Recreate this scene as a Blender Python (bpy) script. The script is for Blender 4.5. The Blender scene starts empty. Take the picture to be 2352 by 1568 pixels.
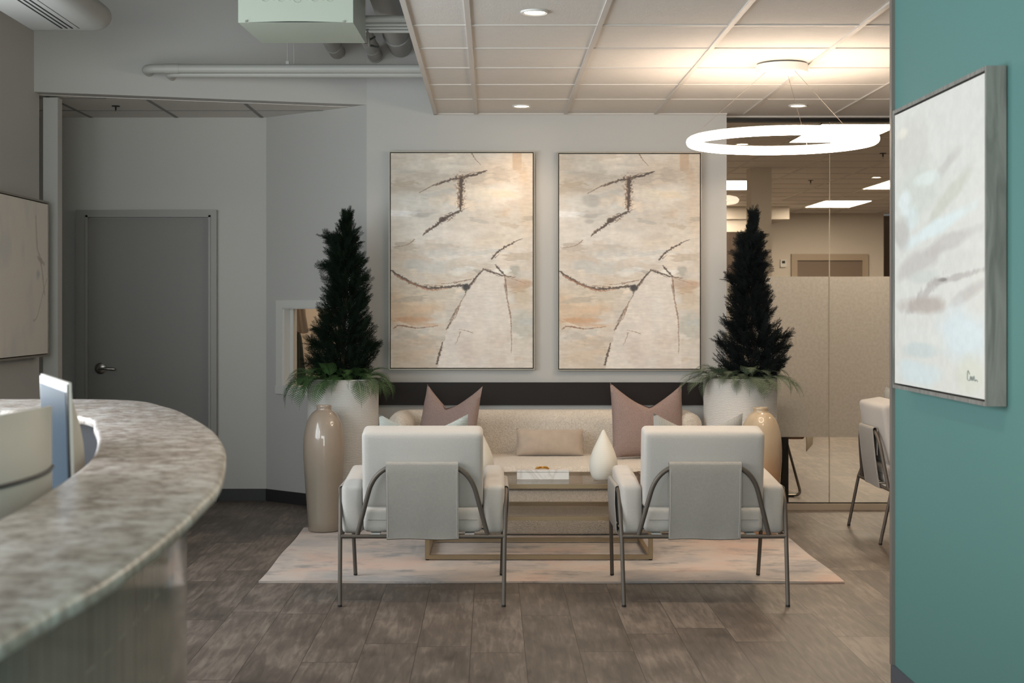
import bpy, math, random
import numpy as np
from mathutils import Vector, Matrix, noise as mnoise

random.seed(7)
rng = np.random.default_rng(11)
scene = bpy.context.scene
COL = scene.collection
PI = math.pi

# ------------------------------------------------------------------ camera, world, light, exposure
EYE, FPX, VX, VY = 1.385, 3381.0, 1128.0, 705.0       # eye height, focal length in pixels, vanishing point
cam_d = bpy.data.cameras.new('camera')
cam = bpy.data.objects.new('camera', cam_d); COL.objects.link(cam)
cam.location = (0, 0, EYE); cam.rotation_euler = (PI/2, 0, 0)
cam_d.sensor_width = 36.0; cam_d.lens = FPX/2352*36
cam_d.shift_x = (1176-VX)/2352; cam_d.shift_y = -(784-VY)/2352
cam_d.clip_start = 0.05; cam_d.clip_end = 100
cam_d.dof.use_dof = True; cam_d.dof.focus_distance = 7.6; cam_d.dof.aperture_fstop = 5.6
scene.camera = cam

world = bpy.data.worlds.new('world'); scene.world = world; world.use_nodes = True
world.node_tree.nodes['Background'].inputs[0].default_value = (0.9, 0.95, 1.0, 1)
world.node_tree.nodes['Background'].inputs[1].default_value = 0.1

vs = scene.view_settings
vs.view_transform = 'Standard'; vs.look = 'None'; vs.gamma = 1.0; vs.use_curve_mapping = False
vs.exposure = 0.62
try:
    scene.cycles.use_denoising = True
    scene.cycles.max_bounces = 7; scene.cycles.diffuse_bounces = 4; scene.cycles.glossy_bounces = 4
    scene.cycles.transmission_bounces = 6; scene.cycles.transparent_max_bounces = 12
    scene.cycles.caustics_reflective = False; scene.cycles.caustics_refractive = False
    scene.cycles.sample_clamp_indirect = 4.0
except Exception:
    pass

def area(name, loc, rot, sx, sy, power, color, spread=None):
    l = bpy.data.lights.new(name, 'AREA'); l.shape = 'RECTANGLE'; l.size = sx; l.size_y = sy
    l.energy = power; l.color = color
    if spread: l.spread = spread
    o = bpy.data.objects.new(name, l); COL.objects.link(o); o.location = loc; o.rotation_euler = rot
    return o
DAY = (0.93, 1.0, 0.97)
WARM = (1.0, 0.66, 0.36)
# daylight entering through the three tall panes of the shopfront behind the camera
for wx in (-2.25, -0.95, 0.35):
    area('daylight', (wx, -2.95, 1.65), (PI/2, 0, 0), 1.1, 2.5, 56, DAY)
# daylight through the long window of the left wall, between the camera and the recess
for wy in (3.2, 4.8, 6.4):
    area('daylight', (-2.86, wy, 1.75), (PI/2, 0, -PI/2), 1.35, 1.7, 36, (0.90, 0.96, 1.0))

# ------------------------------------------------------------------ helpers
def P(px, py, Y):
    """world point seen at photo pixel (px,py) at depth Y"""
    return Vector(((px-VX)*Y/FPX, Y, EYE-(py-VY)*Y/FPX))

def s2l(c):
    return tuple(((x/12.92) if x <= 0.04045 else ((x+0.055)/1.055)**2.4) for x in c)
def rgb(r, g, b):
    return s2l((r/255, g/255, b/255)) + (1.0,)

class MB:
    def __init__(s): s.v = []; s.f = []; s.mi = []; s.uv = None
    def add(s, verts, faces, mi=0):
        b = len(s.v); s.v.extend([tuple(p) for p in verts])
        for f in faces: s.f.append(tuple(i+b for i in f)); s.mi.append(mi)
    def box(s, x0, x1, y0, y1, z0, z1, mi=0):
        v = [(x0,y0,z0),(x1,y0,z0),(x1,y1,z0),(x0,y1,z0),(x0,y0,z1),(x1,y0,z1),(x1,y1,z1),(x0,y1,z1)]
        s.add(v, [(0,3,2,1),(4,5,6,7),(0,1,5,4),(1,2,6,5),(2,3,7,6),(3,0,4,7)], mi)
    def hexa(s, v, mi=0):
        s.add(v, [(0,3,2,1),(4,5,6,7),(0,1,5,4),(1,2,6,5),(2,3,7,6),(3,0,4,7)], mi)
    def prism(s, poly, z0, z1, mi=0):
        n = len(poly); v = [(x,y,z0) for x,y in poly] + [(x,y,z1) for x,y in poly]
        s.add(v, [tuple(range(n-1,-1,-1)), tuple(range(n,2*n))] + [(i,(i+1)%n,(i+1)%n+n,i+n) for i in range(n)], mi)
    def tube(s, pts, r, n=12, caps=True, closed=False, mi=0):
        pts = [Vector(p) for p in pts]; m = len(pts)
        rs = r if isinstance(r, (list, tuple)) else [r]*m
        T = []
        for i in range(m):
            if closed: t = pts[(i+1)%m]-pts[i-1]
            else: t = pts[min(i+1,m-1)]-pts[max(i-1,0)]
            T.append(t.normalized())
        up = Vector((0,0,1)) if abs(T[0].z) < 0.9 else Vector((1,0,0))
        u = T[0].cross(up).normalized(); V = []
        for i in range(m):
            u = (u - T[i]*u.dot(T[i])).normalized(); w = T[i].cross(u)
            for k in range(n):
                a = 2*PI*k/n; V.append(pts[i] + (u*math.cos(a)+w*math.sin(a))*rs[i])
        F = []
        for i in range(m if closed else m-1):
            j = (i+1)%m
            for k in range(n):
                F.append((i*n+k, i*n+(k+1)%n, j*n+(k+1)%n, j*n+k))
        if caps and not closed:
            F.append(tuple(range(n-1,-1,-1))); F.append(tuple((m-1)*n+k for k in range(n)))
        s.add(V, F, mi)
    def lathe(s, prof, c=(0,0), n=48, mi=0, closed=False):
        V = []; F = []; m = len(prof)
        for r, z in prof:
            for k in range(n):
                a = 2*PI*k/n; V.append((c[0]+r*math.cos(a), c[1]+r*math.sin(a), z))
        for i in range(m-1 if not closed else m):
            j = (i+1)%m
            for k in range(n):
                F.append((i*n+k, i*n+(k+1)%n, j*n+(k+1)%n, j*n+k))
        if not closed:
            if prof[0][0] > 0: F.append(tuple(range(n-1,-1,-1)))
            if prof[-1][0] > 0: F.append(tuple((m-1)*n+k for k in range(n)))
        s.add(V, F, mi)
    def soft(s, x0, x1, y0, y1, z0, z1, r, bulge=(0,0,0), n=14, mat=None, mi=0):
        """rounded cushion box: radius r, bulge per axis"""
        c = Vector(((x0+x1)/2,(y0+y1)/2,(z0+z1)/2)); h = Vector(((x1-x0)/2,(y1-y0)/2,(z1-z0)/2))
        r = min(r, h.x*0.98, h.y*0.98, h.z*0.98)
        for ax in range(3):
            for sg in (-1, 1):
                V = []; a1, a2 = (ax+1)%3, (ax+2)%3
                for i in range(n+1):
                    for j in range(n+1):
                        def mp(t, hh):
                            t = 2*t/n-1; q = abs(t)
                            e = r/hh
                            if q < 0.6: p = q/0.6*(1-e)
                            else: p = (1-e)+(q-0.6)/0.4*e
                            return math.copysign(p, t)
                        d = [0,0,0]; d[ax] = sg*h[ax]; d[a1] = mp(i,h[a1])*h[a1]; d[a2] = mp(j,h[a2])*h[a2]
                        d = Vector(d)
                        inner = Vector([max(-(h[k]-r), min(h[k]-r, d[k])) for k in range(3)])
                        q = d-inner
                        q = q.normalized()*r if q.length > 1e-9 else q
                        p = inner+q
                        uu = [max(-1,min(1,p[k]/h[k])) for k in range(3)]
                        for k in range(3):
                            if bulge[k]:
                                o1, o2 = (k+1)%3, (k+2)%3
                                p[k] += bulge[k]*uu[k]*(1-uu[o1]**2)*(1-uu[o2]**2)
                        V.append(p)
                F = []
                for i in range(n):
                    for j in range(n):
                        a = i*(n+1)+j; q4 = (a, a+n+1, a+n+2, a+1)
                        F.append(q4 if sg > 0 else q4[::-1])
                V = [(mat @ (p+c)) if mat else p+c for p in V]
                s.add(V, F, mi)
    def sheet(s, rows, t, mi=0):
        """rows: list of lists of points -> thickened sheet"""
        m, n = len(rows), len(rows[0]); R = [[Vector(p) for p in r] for r in rows]
        N = []
        for i in range(m):
            for j in range(n):
                a = R[min(i+1,m-1)][j]-R[max(i-1,0)][j]; b = R[i][min(j+1,n-1)]-R[i][max(j-1,0)]
                N.append(a.cross(b).normalized())
        A = [R[i][j]+N[i*n+j]*t/2 for i in range(m) for j in range(n)]
        B = [R[i][j]-N[i*n+j]*t/2 for i in range(m) for j in range(n)]
        F = []
        o = m*n
        for i in range(m-1):
            for j in range(n-1):
                a = i*n+j; F.append((a,a+n,a+n+1,a+1)); F.append((o+a+1,o+a+n+1,o+a+n,o+a))
        for i in range(m-1):
            a = i*n; F.append((a,o+a,o+a+n,a+n)); a = i*n+n-1; F.append((a+n,o+a+n,o+a,a))
        for j in range(n-1):
            a = j; F.append((a+1,o+a+1,o+a,a)); a = (m-1)*n+j; F.append((a,o+a,o+a+1,a+1))
        s.add(A+B, F, mi)
    def build(s, name, mat, parent=None, smooth=True, loc=None, weld=False, angle=40):
        me = bpy.data.meshes.new(name)
        me.from_pydata(s.v, [], s.f); me.update()
        mats = mat if isinstance(mat, (list, tuple)) else [mat]
        for m in mats: me.materials.append(m)
        if len(mats) > 1: me.polygons.foreach_set('material_index', s.mi)
        if weld:
            import bmesh
            bm = bmesh.new(); bm.from_mesh(me); bmesh.ops.remove_doubles(bm, verts=bm.verts, dist=1e-5)
            bmesh.ops.recalc_face_normals(bm, faces=bm.faces); bm.to_mesh(me); bm.free()
        if smooth:
            me.polygons.foreach_set('use_smooth', [True]*len(me.polygons))
            try: me.set_sharp_from_angle(angle=math.radians(angle))
            except Exception: pass
        o = bpy.data.objects.new(name, me); COL.objects.link(o)
        if parent: o.parent = parent
        if loc: o.location = loc
        return o

def tag(o, label=None, cat=None, group=None, kind=None):
    if label: o['label'] = label
    if cat: o['category'] = cat
    if group: o['group'] = group
    if kind: o['kind'] = kind
    return o
def thing(name, label, cat, loc=(0,0,0), rz=0, group=None):
    o = bpy.data.objects.new(name, None); COL.objects.link(o)
    o.empty_display_size = 0.1; o.location = loc; o.rotation_euler = (0,0,rz)
    return tag(o, label, cat, group)
def struct(o): o['kind'] = 'structure'; return o
def kids(o): return [c for c in COL.objects if c.parent == o]
def copy_tree(o, parent=None):
    ch = kids(o)
    c = o.copy(); COL.objects.link(c)
    if parent: c.parent = parent
    for k in ch: copy_tree(k, c)
    return c

def arc(c, a, b, r, a0, a1, n=8):
    """points on an arc: centre c, axes a,b"""
    c, a, b = Vector(c), Vector(a), Vector(b)
    return [c + a*math.cos(a0+(a1-a0)*i/n)*r + b*math.sin(a0+(a1-a0)*i/n)*r for i in range(n+1)]
def fillet(pts, r, n=7):
    pts = [Vector(p) for p in pts]; out = [pts[0]]
    for i in range(1, len(pts)-1):
        p, q, w = pts[i-1], pts[i], pts[i+1]
        a = (p-q).normalized(); b = (w-q).normalized()
        rr = min(r, (p-q).length*0.49, (w-q).length*0.49)
        A = q+a*rr; B = q+b*rr
        for k in range(n+1):
            t = k/n; out.append(A*(1-t)**2 + q*2*t*(1-t) + B*t*t)
    out.append(pts[-1]); return out

# ------------------------------------------------------------------ materials
def newmat(name):
    m = bpy.data.materials.new(name); m.use_nodes = True
    nt = m.node_tree; b = nt.nodes['Principled BSDF']; return m, nt, b
def node(nt, t, **kw):
    n = nt.nodes.new(t)
    for k, v in kw.items(): setattr(n, k, v)
    return n
def plain(name, col, rough=0.6, metal=0.0, bump=0.0, bscale=200, var=0.0, vscale=6, coat=0, spec=0.5, sheen=0):
    m, nt, b = newmat(name)
    b.inputs['Base Color'].default_value = col; b.inputs['Roughness'].default_value = rough
    b.inputs['Metallic'].default_value = metal; b.inputs['Specular IOR Level'].default_value = spec
    if coat: b.inputs['Coat Weight'].default_value = coat; b.inputs['Coat Roughness'].default_value = 0.05
    if sheen: b.inputs['Sheen Weight'].default_value = sheen
    tc = node(nt, 'ShaderNodeTexCoord')
    if bump:
        n = node(nt, 'ShaderNodeTexNoise'); n.inputs['Scale'].default_value = bscale; n.inputs['Detail'].default_value = 3
        nt.links.new(tc.outputs['Object'], n.inputs['Vector'])
        bp = node(nt, 'ShaderNodeBump'); bp.inputs['Strength'].default_value = bump; bp.inputs['Distance'].default_value = 0.004
        nt.links.new(n.outputs['Fac'], bp.inputs['Height']); nt.links.new(bp.outputs['Normal'], b.inputs['Normal'])
    if var:
        n = node(nt, 'ShaderNodeTexNoise'); n.inputs['Scale'].default_value = vscale; n.inputs['Detail'].default_value = 5
        nt.links.new(tc.outputs['Object'], n.inputs['Vector'])
        r = node(nt, 'ShaderNodeValToRGB')
        r.color_ramp.elements[0].position = 0.3; r.color_ramp.elements[1].position = 0.7
        r.color_ramp.elements[0].color = tuple(c*(1-var) for c in col[:3])+(1,)
        r.color_ramp.elements[1].color = tuple(min(1,c*(1+var)) for c in col[:3])+(1,)
        nt.links.new(n.outputs['Fac'], r.inputs['Fac']); nt.links.new(r.outputs['Color'], b.inputs['Base Color'])
    return m
def ramp(nt, stops):
    r = node(nt, 'ShaderNodeValToRGB'); e = r.color_ramp.elements
    while len(e) < len(stops): e.new(0.5)
    for i, (p, c) in enumerate(stops): e[i].position = p; e[i].color = c
    return r
def emit(name, col, st):
    m = bpy.data.materials.new(name); m.use_nodes = True; nt = m.node_tree; nt.nodes.clear()
    e = node(nt, 'ShaderNodeEmission'); e.inputs[0].default_value = col; e.inputs[1].default_value = st
    o = node(nt, 'ShaderNodeOutputMaterial'); nt.links.new(e.outputs[0], o.inputs[0]); return m
def mix(nt, fac, a, b, mode='MIX'):
    n = node(nt, 'ShaderNodeMix', data_type='RGBA', blend_type=mode)
    for i, val in ((0, fac), (6, a), (7, b)):
        if hasattr(val, 'is_linked') or hasattr(val, 'links'): nt.links.new(val, n.inputs[i])
        else: n.inputs[i].default_value = val
    return n.outputs[2]

# added unseen warm spots without fixtures, brightening the left wall and right side
for lx, ly in ((0.19, 3.46), (1.98, 6.49), (3.77, 9.3), (3.77, 6.49)):
    l_ = bpy.data.lights.new('downlight_or_fill_lamp', 'SPOT'); l_.energy = 40; l_.color = (1.0, 0.78, 0.55); l_.spot_size = math.radians(130); l_.spot_blend = 1.0; l_.shadow_soft_size = 0.05
    o_ = bpy.data.objects.new('downlight_or_fill_lamp', l_); COL.objects.link(o_); o_.location = (lx, ly, 2.66)
M = {}
M['wall'] = plain('painted wall', rgb(194,193,190), 0.75, bump=0.06, bscale=260)
M['teal'] = plain('teal wall paint', rgb(88,134,130), 0.6, bump=0.06, bscale=260)
M['office_wall'] = plain('office wall paint', rgb(205,198,188), 0.7)
M['high_ceiling'] = plain('exposed ceiling paint', rgb(150,148,144), 0.8)
M['tile'] = plain('acoustic tile', rgb(222,218,212), 0.85, bump=0.25, bscale=120, var=0.02, vscale=30)
M['tee'] = plain('painted ceiling tee', rgb(205,200,194), 0.5)
M['base_dark'] = plain('dark vinyl base', rgb(45,45,46), 0.5)
M['base_slate'] = plain('slate vinyl base', rgb(82,86,94), 0.5)
M['door'] = plain('door paint', rgb(128,126,123), 0.5)
M['door_frame'] = plain('door frame paint', rgb(150,148,144), 0.45)
M['trimwhite'] = plain('white trim paint', rgb(215,214,210), 0.5)
M['nickel'] = plain('brushed nickel', rgb(170,165,158), 0.28, 1.0)
M['alu'] = plain('brushed aluminium', rgb(150,142,132), 0.35, 0.8)
M['blacktrack'] = plain('black track', rgb(25,24,23), 0.4)
M['pipe'] = plain('painted pipe', rgb(190,191,186), 0.45, bump=0.15, bscale=40)
M['pipe_dark'] = plain('primer grey pipe', rgb(160,160,156), 0.5)
M['unit'] = plain('enamelled steel', rgb(180,190,176), 0.4)
M['diffuser'] = plain('off white duct enamel', rgb(160,160,156), 0.5)
M['seam'] = plain('dark gap', rgb(25,28,26), 0.7)
M['board'] = plain('dark espresso wood', rgb(34,28,26), 0.5, bump=0.05, bscale=60, spec=0.25)
M['chairmetal'] = plain('bronze grey metal', rgb(98,91,84), 0.48, 0.35)
M['glide'] = plain('black rubber', rgb(20,20,20), 0.6)
M['linen'] = plain('light linen fabric', rgb(194,190,185), 0.9, bump=0.25, bscale=500, var=0.03, vscale=160, sheen=0.2)
M['sling'] = plain('taupe canvas sling', rgb(166,162,156), 0.9, bump=0.3, bscale=450, var=0.04, vscale=90)
M['gold'] = plain('champagne metal', rgb(140,122,97), 0.38, 0.6)
M['goldleaf'] = plain('antique gold twig', rgb(180,130,60), 0.3, 1.0, bump=0.5, bscale=150)
M['trunk'] = plain('brown stem', rgb(70,52,40), 0.8)
M['soil'] = plain('dark moss filler', rgb(30,28,22), 0.95, bump=1, bscale=60)
M['cypress'] = plain('dark cypress foliage', rgb(20,31,22), 0.8, var=0.35, vscale=9, spec=0.1)
M['cypress_b'] = plain('blue black cypress foliage', rgb(20,26,27), 0.8, var=0.35, vscale=9, spec=0.12)
M['fern'] = plain('green fern', rgb(62,92,48), 0.6, var=0.3, vscale=14)
M['fern_b'] = plain('grey green fern', rgb(92,106,84), 0.65, var=0.3, vscale=14)
M['imac'] = plain('silver aluminium shell', rgb(190,186,180), 0.5, 0.0)
M['bezel'] = plain('black bezel', rgb(14,14,15), 0.25)
M['screen'] = plain('glossy dark screen', rgb(74,86,98), 0.32)
M['screen'].node_tree.nodes['Principled BSDF'].inputs['IOR'].default_value = 1.05
M['lamina'] = plain('dark laminate', rgb(46,46,50), 0.5)
M['desktop'] = plain('grey laminate', rgb(120,116,112), 0.5)
M['coat_grey'] = plain('grey jacket cloth', rgb(118,108,98), 0.9)
M['coat_green'] = plain('dark green cloth', rgb(36,44,38), 0.95)
M['tan'] = plain('tan leather', rgb(150,110,80), 0.6)
M['chrome'] = plain('chrome', rgb(150,145,138), 0.15, 1.0)
M['cream_cloth'] = plain('cream cloth', rgb(225,215,195), 0.9)
M['black_furn'] = plain('black furniture panel', rgb(22,20,19), 0.45)
M['offdoor'] = plain('taupe office door', rgb(120,105,92), 0.6)
M['floatblack'] = plain('dark float gap', rgb(45,36,31), 0.7)
M['champ'] = plain('champagne frame', rgb(150,143,132), 0.4, 0.4)
M['striped_blue'] = None

def grain_wood(name, c1, c2, sc=(1,8,60)):
    m, nt, b = newmat(name); tc = node(nt, 'ShaderNodeTexCoord'); mp = node(nt, 'ShaderNodeMapping')
    mp.inputs['Scale'].default_value = sc; nt.links.new(tc.outputs['Object'], mp.inputs['Vector'])
    n = node(nt, 'ShaderNodeTexNoise'); n.inputs['Scale'].default_value = 1.0; n.inputs['Detail'].default_value = 6
    n.inputs['Distortion'].default_value = 1.2
    nt.links.new(mp.outputs[0], n.inputs['Vector'])
    r = ramp(nt, [(0.35, c1), (0.65, c2)]); nt.links.new(n.outputs['Fac'], r.inputs[0])
    nt.links.new(r.outputs[0], b.inputs['Base Color']); b.inputs['Roughness'].default_value = 0.55
    return m
M['greywood'] = grain_wood('grey washed wood', rgb(112,110,106), rgb(142,140,135), (60,30,4))

def make_floor():
    m, nt, b = newmat('grey oak plank floor')
    L = nt.links
    tc = node(nt, 'ShaderNodeTexCoord')
    sp = node(nt, 'ShaderNodeSeparateXYZ'); L.new(tc.outputs['Object'], sp.inputs[0])
    def math_(op, a, bb=None, c=None):
        n = node(nt, 'ShaderNodeMath', operation=op)
        for i, v in enumerate((a, bb, c)):
            if v is None: continue
            if isinstance(v, (int, float)): n.inputs[i].default_value = v
            else: L.new(v, n.inputs[i])
        return n.outputs[0]
    W, LEN = 0.219, 1.22
    xs = math_('DIVIDE', math_('SUBTRACT', sp.outputs[0], 0.1365), W)
    ix = math_('FLOOR', xs); fx = math_('FRACT', xs)
    wn = node(nt, 'ShaderNodeTexWhiteNoise', noise_dimensions='1D'); L.new(ix, wn.inputs['W'])
    ys = math_('ADD', math_('DIVIDE', sp.outputs[1], LEN), wn.outputs['Value'])
    iy = math_('FLOOR', ys); fy = math_('FRACT', ys)
    cb = node(nt, 'ShaderNodeCombineXYZ'); L.new(ix, cb.inputs[0]); L.new(iy, cb.inputs[1])
    wn2 = node(nt, 'ShaderNodeTexWhiteNoise', noise_dimensions='2D'); L.new(cb.outputs[0], wn2.inputs['Vector'])
    # grain per plank
    off = node(nt, 'ShaderNodeVectorMath', operation='SCALE'); L.new(wn2.outputs['Color'], off.inputs[0]); off.inputs['Scale'].default_value = 40
    ad = node(nt, 'ShaderNodeVectorMath', operation='ADD'); L.new(tc.outputs['Object'], ad.inputs[0]); L.new(off.outputs[0], ad.inputs[1])
    mp = node(nt, 'ShaderNodeMapping'); mp.inputs['Scale'].default_value = (28, 3.2, 1); L.new(ad.outputs[0], mp.inputs['Vector'])
    n1 = node(nt, 'ShaderNodeTexNoise'); n1.inputs['Scale'].default_value = 1.6; n1.inputs['Detail'].default_value = 8; n1.inputs['Distortion'].default_value = 0.6
    L.new(mp.outputs[0], n1.inputs['Vector'])
    mp2 = node(nt, 'ShaderNodeMapping'); mp2.inputs['Scale'].default_value = (5, 2.6, 1); L.new(ad.outputs[0], mp2.inputs['Vector'])
    n2 = node(nt, 'ShaderNodeTexNoise'); n2.inputs['Scale'].default_value = 1.3; n2.inputs['Detail'].default_value = 4
    L.new(mp2.outputs[0], n2.inputs['Vector'])
    v = math_('ADD', math_('MULTIPLY', n1.outputs['Fac'], 0.38), math_('MULTIPLY', n2.outputs['Fac'], 0.46))
    v = math_('ADD', v, math_('MULTIPLY', wn2.outputs['Value'], 0.12))
    r = ramp(nt, [(0.32, rgb(72,65,59)), (0.48, rgb(98,89,82)), (0.62, rgb(130,120,111))])
    L.new(v, r.inputs[0])
    # seams
    ex = math_('ABSOLUTE', math_('SUBTRACT', fx, 0.5)); ey = math_('ABSOLUTE', math_('SUBTRACT', fy, 0.5))
    sx = math_('GREATER_THAN', ex, 0.5-0.005); sy = math_('GREATER_THAN', ey, 0.5-0.0018)
    sm = math_('MAXIMUM', sx, sy)
    col = mix(nt, sm, r.outputs[0], rgb(46,41,37))
    L.new(col, b.inputs['Base Color'])
    rr = math_('ADD', math_('MULTIPLY', n2.outputs['Fac'], 0.2), 0.36); L.new(rr, b.inputs['Roughness'])
    bp = node(nt, 'ShaderNodeBump'); bp.inputs['Strength'].default_value = 0.25; bp.inputs['Distance'].default_value = 0.002
    L.new(math_('SUBTRACT', n1.outputs['Fac'], sm), bp.inputs['Height']); L.new(bp.outputs[0], b.inputs['Normal'])
    b.inputs['Specular IOR Level'].default_value = 0.35
    return m
M['floor'] = make_floor()

def make_granite():
    m, nt, b = newmat('speckled granite'); L = nt.links; tc = node(nt, 'ShaderNodeTexCoord')
    n = node(nt, 'ShaderNodeTexNoise'); n.inputs['Scale'].default_value = 36; n.inputs['Detail'].default_value = 5; n.inputs['Roughness'].default_value = 0.7
    L.new(tc.outputs['Object'], n.inputs['Vector'])
    r = ramp(nt, [(0.30, rgb(122,112,105)), (0.42, rgb(168,157,149)), (0.5, rgb(198,191,185)), (0.62, rgb(222,218,214))])
    L.new(n.outputs['Fac'], r.inputs[0])
    n2 = node(nt, 'ShaderNodeTexNoise'); n2.inputs['Scale'].default_value = 12; n2.inputs['Detail'].default_value = 3
    L.new(tc.outputs['Object'], n2.inputs['Vector'])
    r2 = ramp(nt, [(0.42, rgb(205,190,178)), (0.6, rgb(255,255,255))]); L.new(n2.outputs['Fac'], r2.inputs[0])
    L.new(mix(nt, 0.5, r.outputs[0], r2.outputs[0], 'MULTIPLY'), b.inputs['Base Color'])
    b.inputs['Roughness'].default_value = 0.30; b.inputs['Specular IOR Level'].default_value = 0.4
    return m
M['granite'] = make_granite()

def make_fronttile():
    m, nt, b = newmat('glazed vertical tile'); L = nt.links
    uv = node(nt, 'ShaderNodeUVMap')
    br = node(nt, 'ShaderNodeTexBrick'); br.offset = 0.5; br.squash = 1.0
    br.inputs['Scale'].default_value = 1.0; br.inputs['Brick Width'].default_value = 0.30; br.inputs['Row Height'].default_value = 0.05
    br.inputs['Mortar Size'].default_value = 0.0015; br.inputs['Mortar Smooth'].default_value = 0.3
    br.inputs['Color1'].default_value = rgb(126,123,118); br.inputs['Color2'].default_value = rgb(140,137,131); br.inputs['Mortar'].default_value = rgb(160,157,151)
    L.new(uv.outputs[0], br.inputs['Vector']); L.new(br.outputs['Color'], b.inputs['Base Color'])
    b.inputs['Roughness'].default_value = 0.1
    bp = node(nt, 'ShaderNodeBump'); bp.inputs['Strength'].default_value = 0.4; bp.inputs['Distance'].default_value = 0.002; bp.invert = True
    L.new(br.outputs['Fac'], bp.inputs['Height']); L.new(bp.outputs[0], b.inputs['Normal'])
    return m
M['fronttile'] = make_fronttile()

def make_rug():
    m, nt, b = newmat('distressed rug'); L = nt.links; tc = node(nt, 'ShaderNodeTexCoord')
    def nz(sc, scale, det=6, rough=0.6):
        mp = node(nt, 'ShaderNodeMapping'); mp.inputs['Scale'].default_value = sc; L.new(tc.outputs['Object'], mp.inputs[0])
        n = node(nt, 'ShaderNodeTexNoise'); n.inputs['Scale'].default_value = scale; n.inputs['Detail'].default_value = det; n.inputs['Roughness'].default_value = rough
        L.new(mp.outputs[0], n.inputs['Vector']); return n.outputs['Fac']
    a = nz((1,1,1), 1.7); c = nz((2.6,5,1), 1.6, 9, 0.75); d = nz((1,1,1), 2.2, 4)
    r1 = ramp(nt, [(0.38, rgb(168,162,160)), (0.52, rgb(196,183,173)), (0.62, rgb(200,174,160))]); L.new(a, r1.inputs[0])
    r2 = ramp(nt, [(0.46, (0,0,0,1)), (0.62, (1,1,1,1))]); L.new(c, r2.inputs[0])
    r3 = ramp(nt, [(0.46, (0,0,0,1)), (0.56, (1,1,1,1))]); L.new(d, r3.inputs[0])
    msk = mix(nt, 1.0, r2.outputs[0], r3.outputs[0], 'MULTIPLY')
    L.new(mix(nt, msk, r1.outputs[0], rgb(132,130,130)), b.inputs['Base Color'])
    f = nz((1,1,1), 380, 2)
    bp = node(nt, 'ShaderNodeBump'); bp.inputs['Strength'].default_value = 0.5; bp.inputs['Distance'].default_value = 0.004
    L.new(f, bp.inputs['Height']); L.new(bp.outputs[0], b.inputs['Normal'])
    b.inputs['Roughness'].default_value = 0.95; b.inputs['Sheen Weight'].default_value = 0.3
    return m
M['rug'] = make_rug()

def make_boucle():
    m, nt, b = newmat('cream boucle'); L = nt.links; tc = node(nt, 'ShaderNodeTexCoord')
    v = node(nt, 'ShaderNodeTexVoronoi'); v.inputs['Scale'].default_value = 120; v.inputs['Randomness'].default_value = 1
    n = node(nt, 'ShaderNodeTexNoise'); n.inputs['Scale'].default_value = 40; L.new(tc.outputs['Object'], n.inputs['Vector'])
    ad = node(nt, 'ShaderNodeVectorMath', operation='SCALE'); L.new(n.outputs['Color'], ad.inputs[0]); ad.inputs['Scale'].default_value = 0.03
    a2 = node(nt, 'ShaderNodeVectorMath', operation='ADD'); L.new(tc.outputs['Object'], a2.inputs[0]); L.new(ad.outputs[0], a2.inputs[1])
    L.new(a2.outputs[0], v.inputs['Vector'])
    r = ramp(nt, [(0.0, rgb(234,224,212)), (0.8, rgb(208,197,182))]); L.new(v.outputs['Distance'], r.inputs[0])
    L.new(r.outputs[0], b.inputs['Base Color'])
    bp = node(nt, 'ShaderNodeBump'); bp.inputs['Strength'].default_value = 0.7; bp.inputs['Distance'].default_value = 0.006; bp.invert = True
    L.new(v.outputs['Distance'], bp.inputs['Height']); L.new(bp.outputs[0], b.inputs['Normal'])
    b.inputs['Roughness'].default_value = 0.95; b.inputs['Sheen Weight'].default_value = 0.3
    return m
M['boucle'] = make_boucle()

def wave_fabric(name, c1, c2, sc, dist, axis='Z', wavy=0, det=2, bump=0.5, rough=0.9, coords='Object', coat=0):
    m, nt, b = newmat(name); L = nt.links; tc = node(nt, 'ShaderNodeTexCoord')
    w = node(nt, 'ShaderNodeTexWave', bands_direction=axis); w.inputs['Scale'].default_value = sc
    w.inputs['Distortion'].default_value = dist; w.inputs['Detail'].default_value = det; w.inputs['Detail Scale'].default_value = 2.0
    L.new(tc.outputs[coords], w.inputs['Vector'])
    r = ramp(nt, [(0.25, c1), (0.75, c2)]); L.new(w.outputs['Fac'], r.inputs[0]); L.new(r.outputs[0], b.inputs['Base Color'])
    bp = node(nt, 'ShaderNodeBump'); bp.inputs['Strength'].default_value = bump; bp.inputs['Distance'].default_value = 0.003
    L.new(w.outputs['Fac'], bp.inputs['Height']); L.new(bp.outputs[0], b.inputs['Normal'])
    b.inputs['Roughness'].default_value = rough
    return m
M['mauve'] = wave_fabric('mauve chenille', rgb(140,120,114), rgb(166,144,137), 70, 14, 'Z', det=6, bump=0.35)
M['striped_blue'] = wave_fabric('pale blue stripe weave', rgb(150,156,152), rgb(190,193,188), 60, 0.8, 'Z')
M['striped_grey'] = wave_fabric('grey stripe weave', rgb(152,149,144), rgb(184,180,173), 60, 0.8, 'X')
M['pot'] = wave_fabric('ribbed white ceramic', rgb(206,203,198), rgb(220,217,212), 30, 4.5, 'Z', bump=0.3, rough=0.7)
M['teardrop'] = wave_fabric('ribbed ivory ceramic', rgb(232,227,214), rgb(244,240,230), 105, 0.2, 'Z', bump=0.4, rough=0.45)
M['lumbar'] = plain('beige velvet', rgb(182,165,148), 0.75, bump=0.2, bscale=90, var=0.08, vscale=18, sheen=0.4)
M['grey_fringe'] = plain('grey woven cloth', rgb(160,160,155), 0.95, bump=0.8, bscale=120)

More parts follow.
